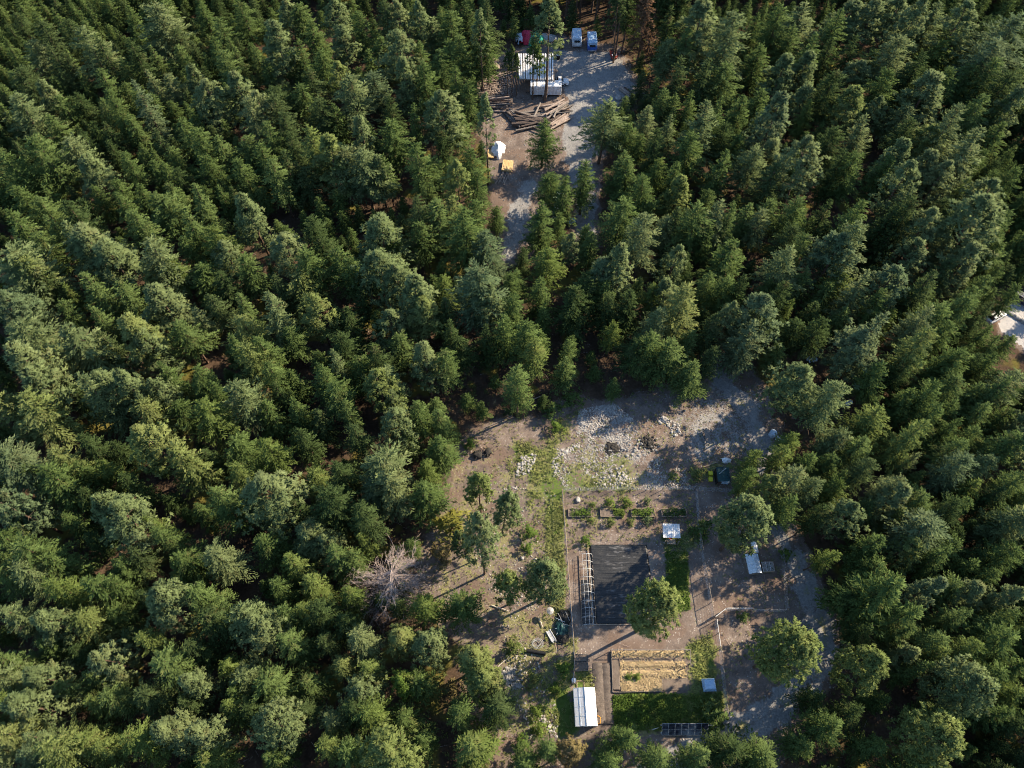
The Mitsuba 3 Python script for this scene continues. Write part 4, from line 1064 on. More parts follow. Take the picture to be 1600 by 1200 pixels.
key = thing('bucket', 'yellow bucket on the lawn below the blue-tarped tank', 'bucket')
part(key, 'body', MB().tube([L(0, 0, 0), L(0, 0, .42), L(0, 0, .4), L(0, 0, .05)], [.2, .27, .25, .18], 14, False), 'yellow_paint', 40)
part(key, 'handle', MB().tube([L(.27 * math.cos(t), 0, .42 + .2 * math.sin(t)) for t in np.linspace(0, math.pi, 8)], .015, 5), 'grey_metal', 40)

# coop with blue roof, glass frame
cc = (G(1161, 866) + G(1183, 894)) / 2
key, W = shed('chicken_coop', 'small coop with a two-slope light blue metal roof in the shady pen', 'coop', (cc[0] + .1, cc[1] - .5), (1.9, 3.0), .05, 1.5, 2.1, 'old_timber', 'blue_roof', .15, 6, (.7, 1.3, 'old_timber'))
o, L = local(1173, 864, .03)
key = thing('coop_run', 'narrow pale mesh-topped run attached above the blue-roofed coop', 'run')
part(key, 'roof', MB().box(L(.4, .6, 1.3), (1.0, 1.9, .06), .03), 'white_metal')
for sx_ in (-.05, .85):
    for sy_ in (-.3, 1.5):
        part(key, 'post', MB().box(L(sx_, sy_, .63), (.08, .08, 1.28)), 'old_timber')
scene['pane'] = {'type': 'thindielectric'}
o, L = local(1200, 894, .02)
key = thing('glass_frame', 'low greenish glazed frame right of the blue-roofed coop', 'cold frame')
for s in (-1, 1):
    part(key, 'side', MB().box(L(s * 1.0, .8, .3), (.06, 1.7, .6), .02), 'timber')
    part(key, 'side', MB().box(L(0, .8 + s * .82, .3), (1.94, .06, .6), .02), 'timber')
for k in range(3):
    part(key, 'pane', MB().add([L(-.96 + .65 * k, 0, .62), L(-.96 + .65 * k + .62, 0, .62), L(-.96 + .65 * k + .62, 1.6, .62), L(-.96 + .65 * k, 1.6, .62)], [[0, 1, 2, 3]]), 'pane')
    part(key, 'glazing_bar', MB().box(L(-.975 + .65 * k, .8, .63), (.04, 1.62, .05), .02), 'white_pipe')
o, L = local(1200, 886)
greens('leafy_greens', 'pale seedlings under the low glazed frame', 'greens', shapely.box(o[0] - .9, o[1] - .7, o[0] + .9, o[1] + .5), 40, .15, 'needles_b', 78, .2, 6, .1)


# ------------------------------------------------------------------ things lying about the clearing
def draped(cx, cy, rx, ry, h, seed, n=26):
    """a tarp over a heap: a ragged dome with creases, skirts on the ground"""
    u, v = np.meshgrid(np.linspace(-1, 1, n), np.linspace(-1, 1, n))
    r = np.sqrt(u * u + v * v)
    P_ = np.stack([u * 2.2 + seed, v * 2.2, u * 0], -1)
    k = 0.72 + 0.5 * meshkit.fbm(P_, 3, seed)
    z = h * np.clip(1 - r ** 1.6, 0, 1) ** 0.6 * k * 1.3 + 0.16 * meshkit.fbm(P_ * 3.1, 3, seed + 3)
    x = cx + u * rx * (0.8 + 0.4 * k)
    y = cy + v * ry * (0.8 + 0.4 * k)
    ii = np.arange(n * n).reshape(n, n)
    q = np.stack([ii[:-1, :-1], ii[:-1, 1:], ii[1:, 1:], ii[1:, :-1]], -1).reshape(-1, 4)
    lim = 0.78 + 0.42 * meshkit.noise(P_ * 1.3 + 5, seed + 7)
    keep = ((r / lim).reshape(-1)[q] < 1.0).all(1)
    return MB().add(np.stack([x, y, z], -1).reshape(-1, 3), q[keep])


o, L = local(874, 985)
solo('tarp_heap', draped(o[0] + .3, o[1] + .2, 1.1, 1.3, .7, 3), 'teal_tarp', 'dark teal tarp heap against the left garden fence', 'tarp heap', smooth=50)
solo('tarp_heap', draped(o[0] + .8, o[1] + 2.0, 1.0, 1.2, .6, 8), 'black_plastic', 'black plastic heap at the left garden fence above the teal tarp', 'tarp heap', smooth=50)
solo('tarp_heap', draped(o[0] + .5, o[1] - 1.2, .9, .8, .5, 12), 'char', 'low black heap at the left garden fence below the teal tarp', 'tarp heap', smooth=50)
o, L = local(881, 963)
solo('tarp_heap', draped(o[0], o[1] - .2, 1.2, 1.4, .8, 9), 'blue_paint', 'dark blue bag heap at the fence above the teal tarp', 'tarp heap', smooth=50) if False else None
key = thing('pipe_bundle', 'tangle of pale pipes lying on the teal tarp heap by the fence', 'pipes')
for k in range(9):
    p = L(R.uniform(-1.2, .6), R.uniform(-2.4, .2), .5 + R.uniform(0, .4))
    a_ = R.uniform(-.5, 2.2)
    part(key, 'pipe', MB().tube([p - [math.cos(a_) * .8, math.sin(a_) * .8, .1], p + [math.cos(a_) * .8, math.sin(a_) * .8, .08]], .03, 5), 'pale_blue' if k % 2 else 'grey_metal', 40)
o, L = local(861, 994, -1.05)
key = thing('sledge', 'pale grey long sledge-like tub lying left of the teal tarp heap', 'tub')
hb = MB()
for s in (-1, 1):
    hb.tube([L(-1.0, s * .35, .25), L(.8, s * .35, .22), L(1.15, s * .2, .4)], .09, 7)
part(key, 'rim', hb, 'grey_metal', 40)
part(key, 'hull', MB().box(L(0, 0, .12), (1.9, .62, .2), -1.05, .06), 'grey_metal')
o, L = local(839, 1005)
key = thing('wire_coil', 'loose coil of pale wire on the ground left of the grey tub', 'wire coil')
for k in range(7):
    r0 = .75 + R.uniform(-.18, .2)
    th = np.linspace(0, 6.1, 26)
    part(key, 'loop', MB().tube(np.stack([o[0] + R.uniform(-.25, .25) + r0 * np.cos(th + k), o[1] + R.uniform(-.25, .25) + r0 * .8 * np.sin(th + k), .12 + .05 * k + .1 * np.sin(th * 2 + k)], 1), .022, 4), 'grey_metal', 40)
o, L = local(838, 1018)
solo('culvert_pipe', MB().tube([L(-1.6, .1, .3), L(1.5, -.35, .3)], [.32, .32], 14), 'black_plastic', 'short black culvert pipe lying below the wire coil', 'pipe', smooth=40)
o, L = local(859, 958)
key = thing('garden_parasol', 'small white open parasol standing above the tarp heap', 'parasol')
th = np.linspace(0, 2 * math.pi, 9)[:-1]
part(key, 'canopy', MB().add([L(0, 0, 2.0)] + [L(.62 * math.cos(t), .62 * math.sin(t), 1.7) for t in th], [[0, i + 1, (i + 1) % 8 + 1] for i in range(8)]), 'grey_cover')
part(key, 'pole', MB().tube([L(0, 0, 0), L(0, 0, 1.98)], .03, 6), 'grey_metal', 40)


ORD = 'first second third fourth fifth sixth seventh eighth ninth tenth eleventh twelfth thirteenth fourteenth fifteenth sixteenth seventeenth eighteenth nineteenth twentieth'.split()


def ordinal(n):
    return ORD[n - 1] if n <= 20 else 'twenty-' + ORD[n - 21] if n < 30 else 'thirtieth'


def log(name, label, a, b, r, bsdf='log_bark', group=None, cat='log', r1=None):
    a, b = np.asarray(a, float), np.asarray(b, float)
    n = 5
    pts = [a + (b - a) * t + [R.uniform(-.04, .04), R.uniform(-.04, .04), R.uniform(-.02, .02)] for t in np.linspace(0, 1, n)]
    m = MB().tube(pts, np.linspace(r, r1 or r * .75, n), 8)
    return solo(name, m, bsdf, label, cat, group, 50)


up = lambda p, z: np.array([p[0], p[1], z])
log('fallen_log', 'pale bleached dead trunk standing bare among green trees left of the clearing', up(G(693, 792), 0), up(G(693, 792), 0) + [-.3, 0.9, 8.0], .13, 'bleached_wood', None, 'dead trunk', .06)
for i, (p0, p1, bs, lab) in enumerate([((795, 1026), (778, 1042), 'bleached_wood', 'short pale log above the dark stone heap'), ((768, 946), (795, 955), 'bleached_wood', 'thin pale stick crossing a trunk shadow in the clearing'), ((842, 966), (848, 981), 'bleached_wood', 'thin pale pole lying left of the parasol'),
                                   ((760, 668), (800, 650), 'old_timber', 'thin dark fallen log at the upper edge of the dirt clearing'), ((823, 628), (850, 618), 'log_pale', 'pale fallen log in the shade above the clearing'), ((1100, 730), (1122, 722), 'timber', 'pole lying on the grass above the yellow crates'),
                                   ((350, 258), (365, 268), 'bleached_wood', 'bleached snag lying on a bare patch in the upper left forest'), ((208, 455), (240, 462), 'old_timber', 'fallen trunk glimpsed between crowns in the left forest'), ((1370, 862), (1425, 838), 'log_bark', 'dark fallen trunk lying in the right forest'),
                                   ((1195, 235), (1215, 212), 'log_pale', 'reddish fallen trunk glimpsed in the upper right forest')]):
    log('fallen_log', lab, up(G(*p0), .15), up(G(*p1), .2), .10 if i else .1, bs)
o, L = local(1105, 690)
key = thing('timber_bench', 'dark long timber bench standing at the shade edge of the stony clearing', 'bench')
part(key, 'top', MB().box(L(0, .8, .75), (.9, 3.0, .12), 0, .02), 'old_timber')
for y in (-.5, 2.1):
    part(key, 'leg', MB().box(L(-.35, y, .34), (.12, .12, .68)), 'old_timber')
    part(key, 'leg', MB().box(L(.35, y, .34), (.12, .12, .68)), 'old_timber')
for px, py, lab in ((747, 712, 'left of two dark charred stumps on the dirt clearing'), (762, 708, 'right of two dark charred stumps on the dirt clearing')):
    g = G(px, py)
    key = thing('charred_stump', lab, 'stump')
    v, f = rock(.75, px, .7, True)
    part(key, 'body', MB().add(v + [g[0], g[1], .3], f), 'char')
    for k in range(6):
        a_ = k * 1.05 + R.random()
        part(key, 'root', MB().tube([up(g, .35), up(g, .5) + [math.cos(a_) * .8, math.sin(a_) * .8, .1], up(g, .3) + [math.cos(a_) * 1.35, math.sin(a_) * 1.35, .1]], [.16, .1, .03], 5), 'char')
for px, py, r, lab in ((1012, 692, 1.5, 'black burnt heap on the stony ground, right of another'), (957, 700, 1.2, 'dark burnt heap on the stony ground, left of another')):
    g = G(px, py)
    q, mb = np.random.default_rng(px), MB()
    for k in range(70):
        a_, d_ = q.uniform(0, 6.28), r * math.sqrt(q.uniform(0, 1)) * (1 + .35 * math.sin(a_ * 2 + px))
        v, f = rock(q.uniform(.12, .3), int(q.integers(1e6)))
        mb.add(v + [g[0] + d_ * math.cos(a_), g[1] + d_ * math.sin(a_), .3 * (1 - d_ / r) + .02], f)
    solo('burnt_heap', mb, 'char', lab, 'heap')


def stones(name, label, region, n, r0, r1, bsdf, seed, pile=0.0, clump=0.35):
    q, mb, b = np.random.default_rng(seed), MB(), region.bounds
    c = region.centroid
    made = 0
    while made < n:
        pts = q.uniform([b[0], b[1]], [b[2], b[3]], (n * 3, 2))
        pts = pts[shapely.contains_xy(region, pts[:, 0], pts[:, 1])]
        f = meshkit.fbm(np.stack([pts[:, 0] * clump, pts[:, 1] * clump, pts[:, 0] * 0], 1), 3, seed)
        pts = pts[q.uniform(0.3, 0.65, len(pts)) < f]
        for x, y in pts[:n - made]:
            r = r0 * (r1 / r0) ** (q.uniform(0, 1) ** 2.2)
            v, fc = rock(r, int(q.integers(1e6)), .7)
            e = region.boundary.distance(shapely.Point(x, y)) if pile else 0
            mb.add(v + [x, y, ground_z(x, y) + r * .25 + pile * min(1, e / 1.5) * q.uniform(.2, 1)], fc)
        made += len(pts)
    key = thing(name, label, 'stones')
    labels[key]['kind'] = 'stuff'
    return put(key, mb, bsdf)


stones('stone_scatter', 'grey stones strewn in the shade at the upper edge of the stony ground', poly((895, 685), (905, 640), (960, 630), (990, 655), (985, 690), (930, 705)), 2200, .05, .18, 'pale_rock', 1)
stones('stone_scatter', 'pale stones strewn over the ground between clearing and garden fence', poly((868, 700), (985, 690), (1070, 735), (1080, 764), (884, 766), (868, 740)), 3000, .04, .16, 'pale_rock', 2)
stones('stone_scatter', 'small stones on the dirt of the upper clearing', poly((985, 660), (1080, 620), (1190, 600), (1195, 700), (1100, 730), (1000, 700)), 900, .05, .14, 'rock', 3)
stones('stone_scatter', 'pale stones along the lower garden-side track', poly((760, 740), (870, 770), (875, 930), (800, 980), (740, 880)), 700, .05, .15, 'pale_rock', 4)
stones('stone_scatter', 'stones in the gravel of the parking yard and road', shapely.unary_union([YARD, SPUR, YARD_DIRT]), 1500, .05, .15, 'rock', 5)
stones('stone_scatter', 'gravel stones along the driveway', DRIVE.buffer(1.0), 900, .04, .12, 'rock', 6)
stones('stone_scatter', 'pale stones in the weeds left of the greenhouse', poly((780, 960), (860, 1040), (875, 1150), (830, 1160), (800, 1080)), 420, .05, .2, 'pale_rock', 7)
stones('rock_pile', 'pale boulder heap at the upper end of the grass strip', poly((806, 745), (812, 715), (838, 708), (838, 722), (825, 742)), 150, .10, .27, 'pale_rock', 11, .25, .01)
stones('rock_pile', 'pale boulder heap left of the black burnt heap, nearest the shade edge', poly((1028, 660), (1036, 649), (1062, 662), (1064, 678), (1050, 684), (1046, 668)), 140, .10, .28, 'pale_rock', 12, .3, .01)
stones('rock_pile', 'line of pale rocks along the left border of the stony ground', poly((864, 745), (860, 715), (872, 705), (905, 690), (908, 697), (876, 715), (872, 745)), 150, .08, .24, 'pale_rock', 13, .1, .01)
stones('rock_pile', 'pale rocks just above the garden fence left of its middle', poly((925, 755), (932, 735), (975, 728), (990, 758), (960, 765)), 120, .1, .3, 'pale_rock', 14, .1, .01)
stones('rock_pile', 'dark bluish stone heap right of the round yellow-green pine', poly((783, 1050), (797, 1038), (808, 1060), (816, 1072), (800, 1080), (788, 1068)), 220, .09, .26, 'rock', 15, .35, .01)
stones('rock_pile', 'loose pale stones at the right end of the weedy track below the greenhouse', poly((845, 1122), (862, 1128), (868, 1146), (852, 1140)), 40, .1, .3, 'pale_rock', 16, .1, .01)
stones('rock_pile', 'stones round the burnt heaps', poly((945, 710), (962, 688), (1030, 685), (1032, 706), (985, 716)), 110, .1, .3, 'rock', 17, .15, .01)
for px, py, r, lab in ((950, 160, .7, 'left boulder beside the logs at the right edge of the yard'), (966, 154, .8, 'large boulder beside the logs at the right edge of the yard'), (980, 160, .6, 'right boulder beside the logs at the right edge of the yard'), (903, 782, .45, 'pale block of stone inside the upper left garden corner'),
                       (816, 872, .35, 'single pale boulder in the small clearing'), (836, 876, .4, 'pale boulder beside the broad fence-side pine')):
    g = G(px, py)
    v, f = rock(r, px, .7, True)
    solo('boulder', MB().add(v + [g[0], g[1], r * .3], f), 'pale_rock', lab, 'boulder', smooth=35)

# the dark lean-to and crates above the shady pen
o, L = local(1128, 752)
key = thing('lean_to', 'dark small lean-to with pale frame poles by the pines above the pen', 'lean-to')
part(key, 'wall', MB().box(L(-1.2, .6, .8), (.12, 2.6, 1.6), 0, .02), 'black_plastic')
for x, y in ((-1.1, 1.9), (.9, 1.9), (.9, -.6)):
    part(key, 'post', MB().tube([L(x, y, -.1), L(x, y, 1.7)], .05, 6), 'white_pipe', 40)
part(key, 'roof', MB().add([L(-1.2, -.7, 1.55), L(1.0, -.7, 1.7), L(1.0, 2.0, 1.95), L(-1.2, 2.0, 1.8)], [[0, 1, 2, 3]]), 'teal_tarp')
part(key, 'rail', MB().tube([L(-.9, .6, 1.95), L(.5, 1.7, 2.05)], .05, 6), 'white_pipe', 40)
o, L = local(1134, 720)
solo('tarp_sheet', draped(o[0], o[1], .9, .5, .5, 15), 'white_tarp', 'small white tarp scrap above the lean-to', 'tarp', smooth=50)
o, L = local(1133, 753)
solo('tarp_sheet', draped(o[0], o[1], .8, .45, .5, 18), 'pale_blue', 'pale bag heap below the lean-to', 'tarp', smooth=50)
for py, lab in ((743, 'upper of two stacked yellow crates left of the lean-to'), (752, 'lower of two yellow crates left of the lean-to')):
    o, L = local(1110, py)
    key = thing('crate', lab, 'crate', 'yellow crates by the lean-to')
    for s in (-1, 1):
        part(key, 'side', MB().box(L(s * .33, .3, .25), (.05, .75, .5)), 'yellow_paint')
        part(key, 'side', MB().box(L(0, .3 + s * .36, .25), (.61, .05, .5)), 'yellow_paint')
    part(key, 'bottom', MB().box(L(0, .3, .42), (.6, .65, .04)), 'yellow_paint')
o, L = local(1206, 680)
key = thing('drum', 'pale grey-blue drum at the right edge of the dirt clearing', 'drum')
part(key, 'body', MB().tube([L(0, 0, 0), L(0, 0, .1), L(0, 0, 1.2), L(0, 0, 1.25)], [.6, .66, .66, .6], 16), 'pale_blue', 40)
o, L = local(1216, 686)
key = thing('sheet_scrap', 'white bent sheet lying right of the grey-blue drum', 'sheet metal')
part(key, 'sheet', MB().add([L(-.7, -.4, .2), L(.9, -.6, .35), L(.7, .5, .5), L(-.4, .6, .3), L(.1, .1, .8)], [[0, 1, 4], [1, 2, 4], [2, 3, 4], [3, 0, 4]]), 'white_metal')
for px, py, nm, lab in ((1312, 618, 'barrel', 'left blue barrel lying in the shade behind the brownish pine'), (1325, 632, 'barrel', 'right blue barrel near the brownish pine with a pale lid'), (1318, 612, 'barrel', 'small pale blue barrel above the other two')):
    o, L = local(px, py)
    key = thing(nm, lab, 'barrel', 'blue barrels in the shade')
    part(key, 'body', MB().tube([L(0, 0, 0), L(0, 0, .25), L(0, 0, .75), L(0, 0, 1.0)], [.48, .56, .56, .48], 14), 'blue_tarp', 40)
    part(key, 'lid', MB().tube([L(0, 0, 1.0), L(0, 0, 1.06)], [.5, .5], 14), 'pale_blue', 40)
o, L = local(1245, 732)
solo('tarp_sheet', draped(o[0], o[1], 1.0, .8, .8, 31), 'white_tarp', 'bright white bag heap between the pines right of the pen', 'tarp', smooth=50)
o, L = local(1268, 562)
solo('tarp_sheet', draped(o[0], o[1], 1.0, .7, .5, 35), 'pale_blue', 'pale tarp glimpsed in the shade above the lone pale pine', 'tarp', smooth=50)
# dead grey tree leaning over the lower left of the clearing
key = thing('dead_tree', 'large dead grey tree with a bare twiggy crown left of the clearing', 'dead tree')
foot = G(612, 930)
q = np.random.default_rng(99)
tr_, tw = MB(), MB()
hh = 12.0
top_ = foot + np.array([1.6, 1.0, hh])
tr_.tube([foot + [0, 0, -.3], foot + [.3, .1, 4], foot + [.9, .5, 8], top_], [.24, .17, .11, .03], 7)


def twig(p, d, L_, r, depth):
    """a bent limb that forks into finer ones"""
    pts, v = [p], d / np.linalg.norm(d)
    for s in range(3):
        v = v + q.normal(0, .20, 3) - [0, 0, .06]
        v /= np.linalg.norm(v)
        pts.append(pts[-1] + v * L_ / 3)
    tw.tube(pts, np.linspace(r, r * .35, 4), 4 if depth else 3, False)
    if depth:
        for _ in range(int(q.integers(4, 8))):
            s = q.uniform(.25, 1)
            i = min(2, int(s * 3))
            twig(pts[i] + (pts[i + 1] - pts[i]) * q.uniform(0, 1), v + q.normal(0, .6, 3), L_ * q.uniform(.25, .5), max(.02, r * .5), depth - 1)


for k in range(110):
    t = q.uniform(.3, .98)
    p = foot + (top_ - foot) * t
    az = q.uniform(0, 6.28)
    twig(p, np.array([math.cos(az) * 1.1, math.sin(az), q.uniform(-.3, .25)]), (1 - t * .5) * q.uniform(4.2, 9.4), .055, 2)
part(key, 'trunk', tr_, 'grey_twigs', 50)
part(key, 'branches', tw, 'grey_twigs')
bt = MB()
b0, b1 = G(612, 928, 2.5), G(563, 966, 1.0)
bt.tube([b0, (b0 + b1) / 2 + [0, 0, .2], b1], [.16, .13, .05], 6)
for j in range(70):
    s = q.uniform(.1, 1)
    p = b0 + (b1 - b0) * s
    d2 = (b1 - b0) / np.linalg.norm(b1 - b0) * .6 + q.normal(0, .5, 3)
    bt.tube([p, p + d2 * q.uniform(.6, 1.7)], [.028, .01], 3, False)
part(key, 'broken_limb', bt, 'bleached_wood')

# ------------------------------------------------------------------ the parking yard at the top
WHEEL_TH = np.linspace(0, 2 * math.pi, 15)


def wheel(parent, L, x, y, r, w=.22):
    k = part(parent, 'wheel', MB().tube([L(x, y - w / 2, r), L(x, y + w / 2, r)], [r, r], 14), 'rubber', 40)
    part(k, 'rim', MB().tube([L(x, y - w / 2 - .01, r), L(x, y + w / 2 + .01, r)], [r * .55, r * .55], 10), 'grey_metal', 40)


# open-sided building with a ribbed pale roof
r0, r1, r2, r3 = G(811, 123, 3.6), G(866, 125, 3.6), G(874, 92, 4.6), G(808, 78, 4.6)
r2 = np.array([r1[0] + .3, G(870, 84, 4.6)[1], 4.6])
r3 = np.array([r0[0] - .2, r2[1], 4.6])
key = thing('pole_building', 'open pole building with a white and dark striped ribbed roof among the yard trees', 'building')
n = 15
for i in range(n):
    t0, t1 = i / n, (i + 1) / n
    A = lambda t, s, dz=0.0: r0 * (1 - t) * (1 - s) + r1 * t * (1 - s) + r2 * t * s + r3 * (1 - t) * s + [0, 0, dz]
    tm = t0 + (t1 - t0) * .5
    rp = MB()
    rp.add([A(t0, 0), A(tm, 0), A(tm, 1), A(t0, 1), A(t0, 0, .1), A(tm, 0, .1), A(tm, 1, .1), A(t0, 1, .1)], [[3, 2, 1, 0], [4, 5, 6, 7], [0, 1, 5, 4], [1, 2, 6, 5], [2, 3, 7, 6], [3, 0, 4, 7]])
    part(key, 'roof_sheet', rp, 'white_metal')
    rp = MB()
    rp.add([A(tm, 0, -.05), A(t1, 0, -.05), A(t1, 1, -.05), A(tm, 1, -.05)], [[0, 1, 2, 3]])
    part(key, 'roof_strip', rp, 'old_timber' if i % 3 else 'grey_metal')
for p in (r0, r1, r2, r3, (r0 + r1) / 2, (r2 + r3) / 2):
    part(key, 'post', MB().box((p[0], p[1], p[2] / 2 - .1), (.25, .25, p[2] - .1)), 'old_timber')
part(key, 'beam', MB().box(((r0[0] + r1[0]) / 2, r0[1], 3.38), (r1[0] - r0[0], .2, .3)), 'old_timber')
part(key, 'back_wall', MB().box(((r0[0] + r1[0]) / 2, r2[1] - .3, 2.1), (r1[0] - r0[0] - .4, .1, 4.2)), 'old_timber')
# white box trailer and pickup
ta, tb = G(829, 152), G(876, 152)
cx, cy = (ta[0] + tb[0]) / 2, ta[1] + 1.25
key = thing('box_trailer', 'long white box trailer parked behind the log piles', 'trailer')
Lt = lambda x, y, z=0.0: np.array([cx + x, cy + y, z])
part(key, 'body', MB().box(Lt(0, 0, 1.95), (7.8, 2.5, 2.5), 0, .06), 'white_metal')
part(key, 'chassis', MB().box(Lt(.2, 0, .6), (7.9, 1.6, .18)), 'black_plastic')
for k in range(9):
    part(key, 'side_rib', MB().box(Lt(-3.6 + .9 * k, -1.265, 1.95), (.06, .03, 2.3)), 'grey_metal')
part(key, 'rear_door', MB().box(Lt(3.915, 0, 1.95), (.03, 2.1, 2.2)), 'white_plastic')
for x in (-.7, .4):
    for s in (-1, 1):
        wheel(key, Lt, x, s * 1.05, .4)
part(key, 'drawbar', MB().tube([Lt(-3.9, 0, .6), Lt(-5.0, 0, .55)], .08, 6), 'black_plastic')


def vehicle(name, label, cat, px, py, ang, body, kind='pickup', size=(5.4, 1.95), group=None):
    """a car or pickup: sills, bonnet, cabin with windows, bed, wheels, lights; local x runs towards its front"""
    o, L = local(px, py, ang)
    key = thing(name, label, cat, group)
    l, w = size

    def hull(xs, z_lo, z_hi, inset=.06):
        b = MB()
        v = []
        for x, hi, ins in xs:
            for y, z, k in ((-w / 2 + ins, z_lo, 0), (w / 2 - ins, z_lo, 0), (w / 2 - ins - inset, hi, 0), (-w / 2 + ins + inset, hi, 0)):
                v.append(L(x, y, z))
        f = []
        for i in range(len(xs) - 1):
            for k in range(4):
                f.append([i * 4 + k, i * 4 + (k + 1) % 4, i * 4 + 4 + (k + 1) % 4, i * 4 + 4 + k])
        f += [[0, 3, 2, 1], [len(v) - 4, len(v) - 3, len(v) - 2, len(v) - 1]]
        return b.add(v, f)
    part(key, 'body', hull([(-l / 2, .95, .08), (-l / 2 + .15, 1.02, 0), (l * .18, 1.05, 0), (l / 2 - .35, .98, .02), (l / 2, .75, .12)], .38, 1), body, 30)
    c0, c1 = (-l * .42, l * .2) if kind == 'car' else (-l * .08, l * .24)
    part(key, 'cabin', hull([(c0, 1.06, .12), (c0 + .35, 1.72, .16), (c1 - .6, 1.74, .16), (c1, 1.06, .12)], 1.0, 1, .12), body, 30)
    wy = w / 2 - .125
    part(key, 'windscreen', MB().add([L(c1 + .02, -wy + .1, 1.08), L(c1 + .02, wy - .1, 1.08), L(c1 - .55, wy - .25, 1.71), L(c1 - .55, -wy + .25, 1.71)], [[0, 1, 2, 3]]), 'dark_glass')
    part(key, 'rear_window', MB().add([L(c0 - .02, wy - .1, 1.1), L(c0 - .02, -wy + .1, 1.1), L(c0 + .3, -wy + .25, 1.68), L(c0 + .3, wy - .25, 1.68)], [[0, 1, 2, 3]]), 'dark_glass')
    for s in (-1, 1):
        part(key, 'side_window', MB().add([L(c0 + .3, s * (wy + .01), 1.12), L(c1 - .3, s * (wy + .01), 1.12), L(c1 - .65, s * (wy - .09), 1.62), L(c0 + .45, s * (wy - .09), 1.62)], [[0, 1, 2, 3]]), 'dark_glass')
        part(key, 'headlight', MB().box(L(l / 2 - .05, s * (w / 2 - .32), .72), (.08, .3, .14), ang), 'white_plastic')
        for x in (-l * .31, l * .31):
            wheel(key, L, x, s * (w / 2 - .12), .36)
    if kind == 'pickup':
        part(key, 'bed', MB().box(L(-l * .29, 0, 1.045), (l * .38, w - .3, .05), ang), 'black_plastic')
    return key


vehicle('pickup_truck', 'white pickup truck parked close behind the white box trailer', 'pickup truck', 872, 131, 0.0, 'white_metal')


def camper(name, label, px, py, w, l, h, lower, upper, nose=False):
    o, L = local(px, py)
    key = thing(name, label, 'camper' if not nose else 'truck')
    part(key, 'body', MB().box(L(0, l / 2, h * .32 + .3), (w, l, h * .5), 0, .08), lower)
    part(key, 'roof', MB().box(L(0, l / 2, h * .57 + .3 + h * .19), (w - .06, l - .1, h * .38), 0, .15), upper)
    part(key, 'window', MB().box(L(0, -.012, h * .62 + .2), (w * .6, .03, h * .22)), 'dark_glass')
    for s in (-1, 1):
        part(key, 'window', MB().box(L(s * (w / 2 - .02), l * .5, h * .72 + .2), (.03, l * .35, h * .2)), 'dark_glass')
        part(key, 'light', MB().box(L(s * w * .38, -.02, .75), (.22, .05, .16)), 'red_paint')
        for y in (l * .25, l * .68):
            wheel(key, lambda x, yy, z=0.0, L=L: L(yy, x, z), y, s * (w / 2 - .12), .38)
    for y in (l * .3, l * .7):
        part(key, 'vent', MB().box(L(.3, y, h * .95 + .36), (.5, .5, .12), 0, .03), 'white_plastic')
    part(key, 'bumper', MB().box(L(0, -.06, .55), (w * .9, .1, .2)), 'grey_metal')
    return key


camper('camper', 'white camper with dark markings parked at the back of the yard', 901, 75, 2.5, 4.6, 2.7, 'white_metal', 'pale_blue')
camper('truck', 'blue truck with a pale box roof parked right of the white camper', 925, 82, 2.5, 5.0, 2.7, 'blue_paint', 'blue_tarp', True)
vehicle('small_tractor', 'small red tractor with a white bonnet at the right end of the yard', 'tractor', 958, 88, -1.45, 'red_paint', 'pickup', (3.2, 1.7))
o, L = local(958, 88, -1.45)
part('small_tractor', 'bonnet', MB().box(L(.9, 0, 1.12), (.9, 1.3, .14), -1.45, .03), 'white_plastic')
camper('camper', 'pale blue and white camper mostly hidden under trees beside the lower road', 872, 345, 2.5, 5.6, 2.7, 'white_metal', 'pale_blue')
o, L = local(888, 346)
solo('tarp_sheet', draped(o[0], o[1], 1.6, .8, .6, 41), 'blue_tarp', 'light blue tarp lying right of the tree-hidden camper', 'tarp', smooth=50)
for px, py, rx, ry, h, bs, lab in ((872, 306, 1.6, 1.0, .9, 'pale_blue', 'pale blue tarp heap above the tree-hidden camper'), (824, 63, 2.0, 1.8, 2.2, 'red_tarp', 'crimson red tarp tent behind the striped roof'), (838, 66, 2.2, 1.8, 2.0, 'green_tarp', 'emerald green tarp tent right of the red one'), (814, 62, 1.6, 2.0, 1.4, 'pale_blue', 'pale blue tarp heap left of the red tent'), (852, 62, 3.0, 1.4, 1.2, 'grey_cover', 'grey covered pile right of the green tent')):
    o, L = local(px, py)
    solo('tarp_tent', draped(o[0], o[1], rx, ry, h, px), bs, lab, 'tarp tent', smooth=50)
sc_ = (G(764, 116) + G(778, 116)) / 2
shed('yard_shed', 'small shed with a brown roof left of the log piles', 'shed', (sc_[0], sc_[1] + 1.4), (2.6, 3.0), .1, 2.0, 2.7, 'old_timber', 'brown_roof', .25, 0, (.9, 1.8, 'char'), extra=None)
for px, py, lab in ((877, 75, 'upper black drum beside the striped roof'), (872, 92, 'lower black drum beside the striped roof')):
    o, L = local(px, py)
    key = thing('drum', lab, 'drum')
    part(key, 'body', MB().tube([L(0, 0, 0), L(0, 0, .1), L(0, 0, 1.1), L(0, 0, 1.15)], [.45, .5, .5, .45], 14), 'black_plastic', 40)
    part(key, 'lid', MB().tube([L(0, 0, 1.15), L(0, 0, 1.2)], [.47, .47], 14), 'grey_metal', 40)
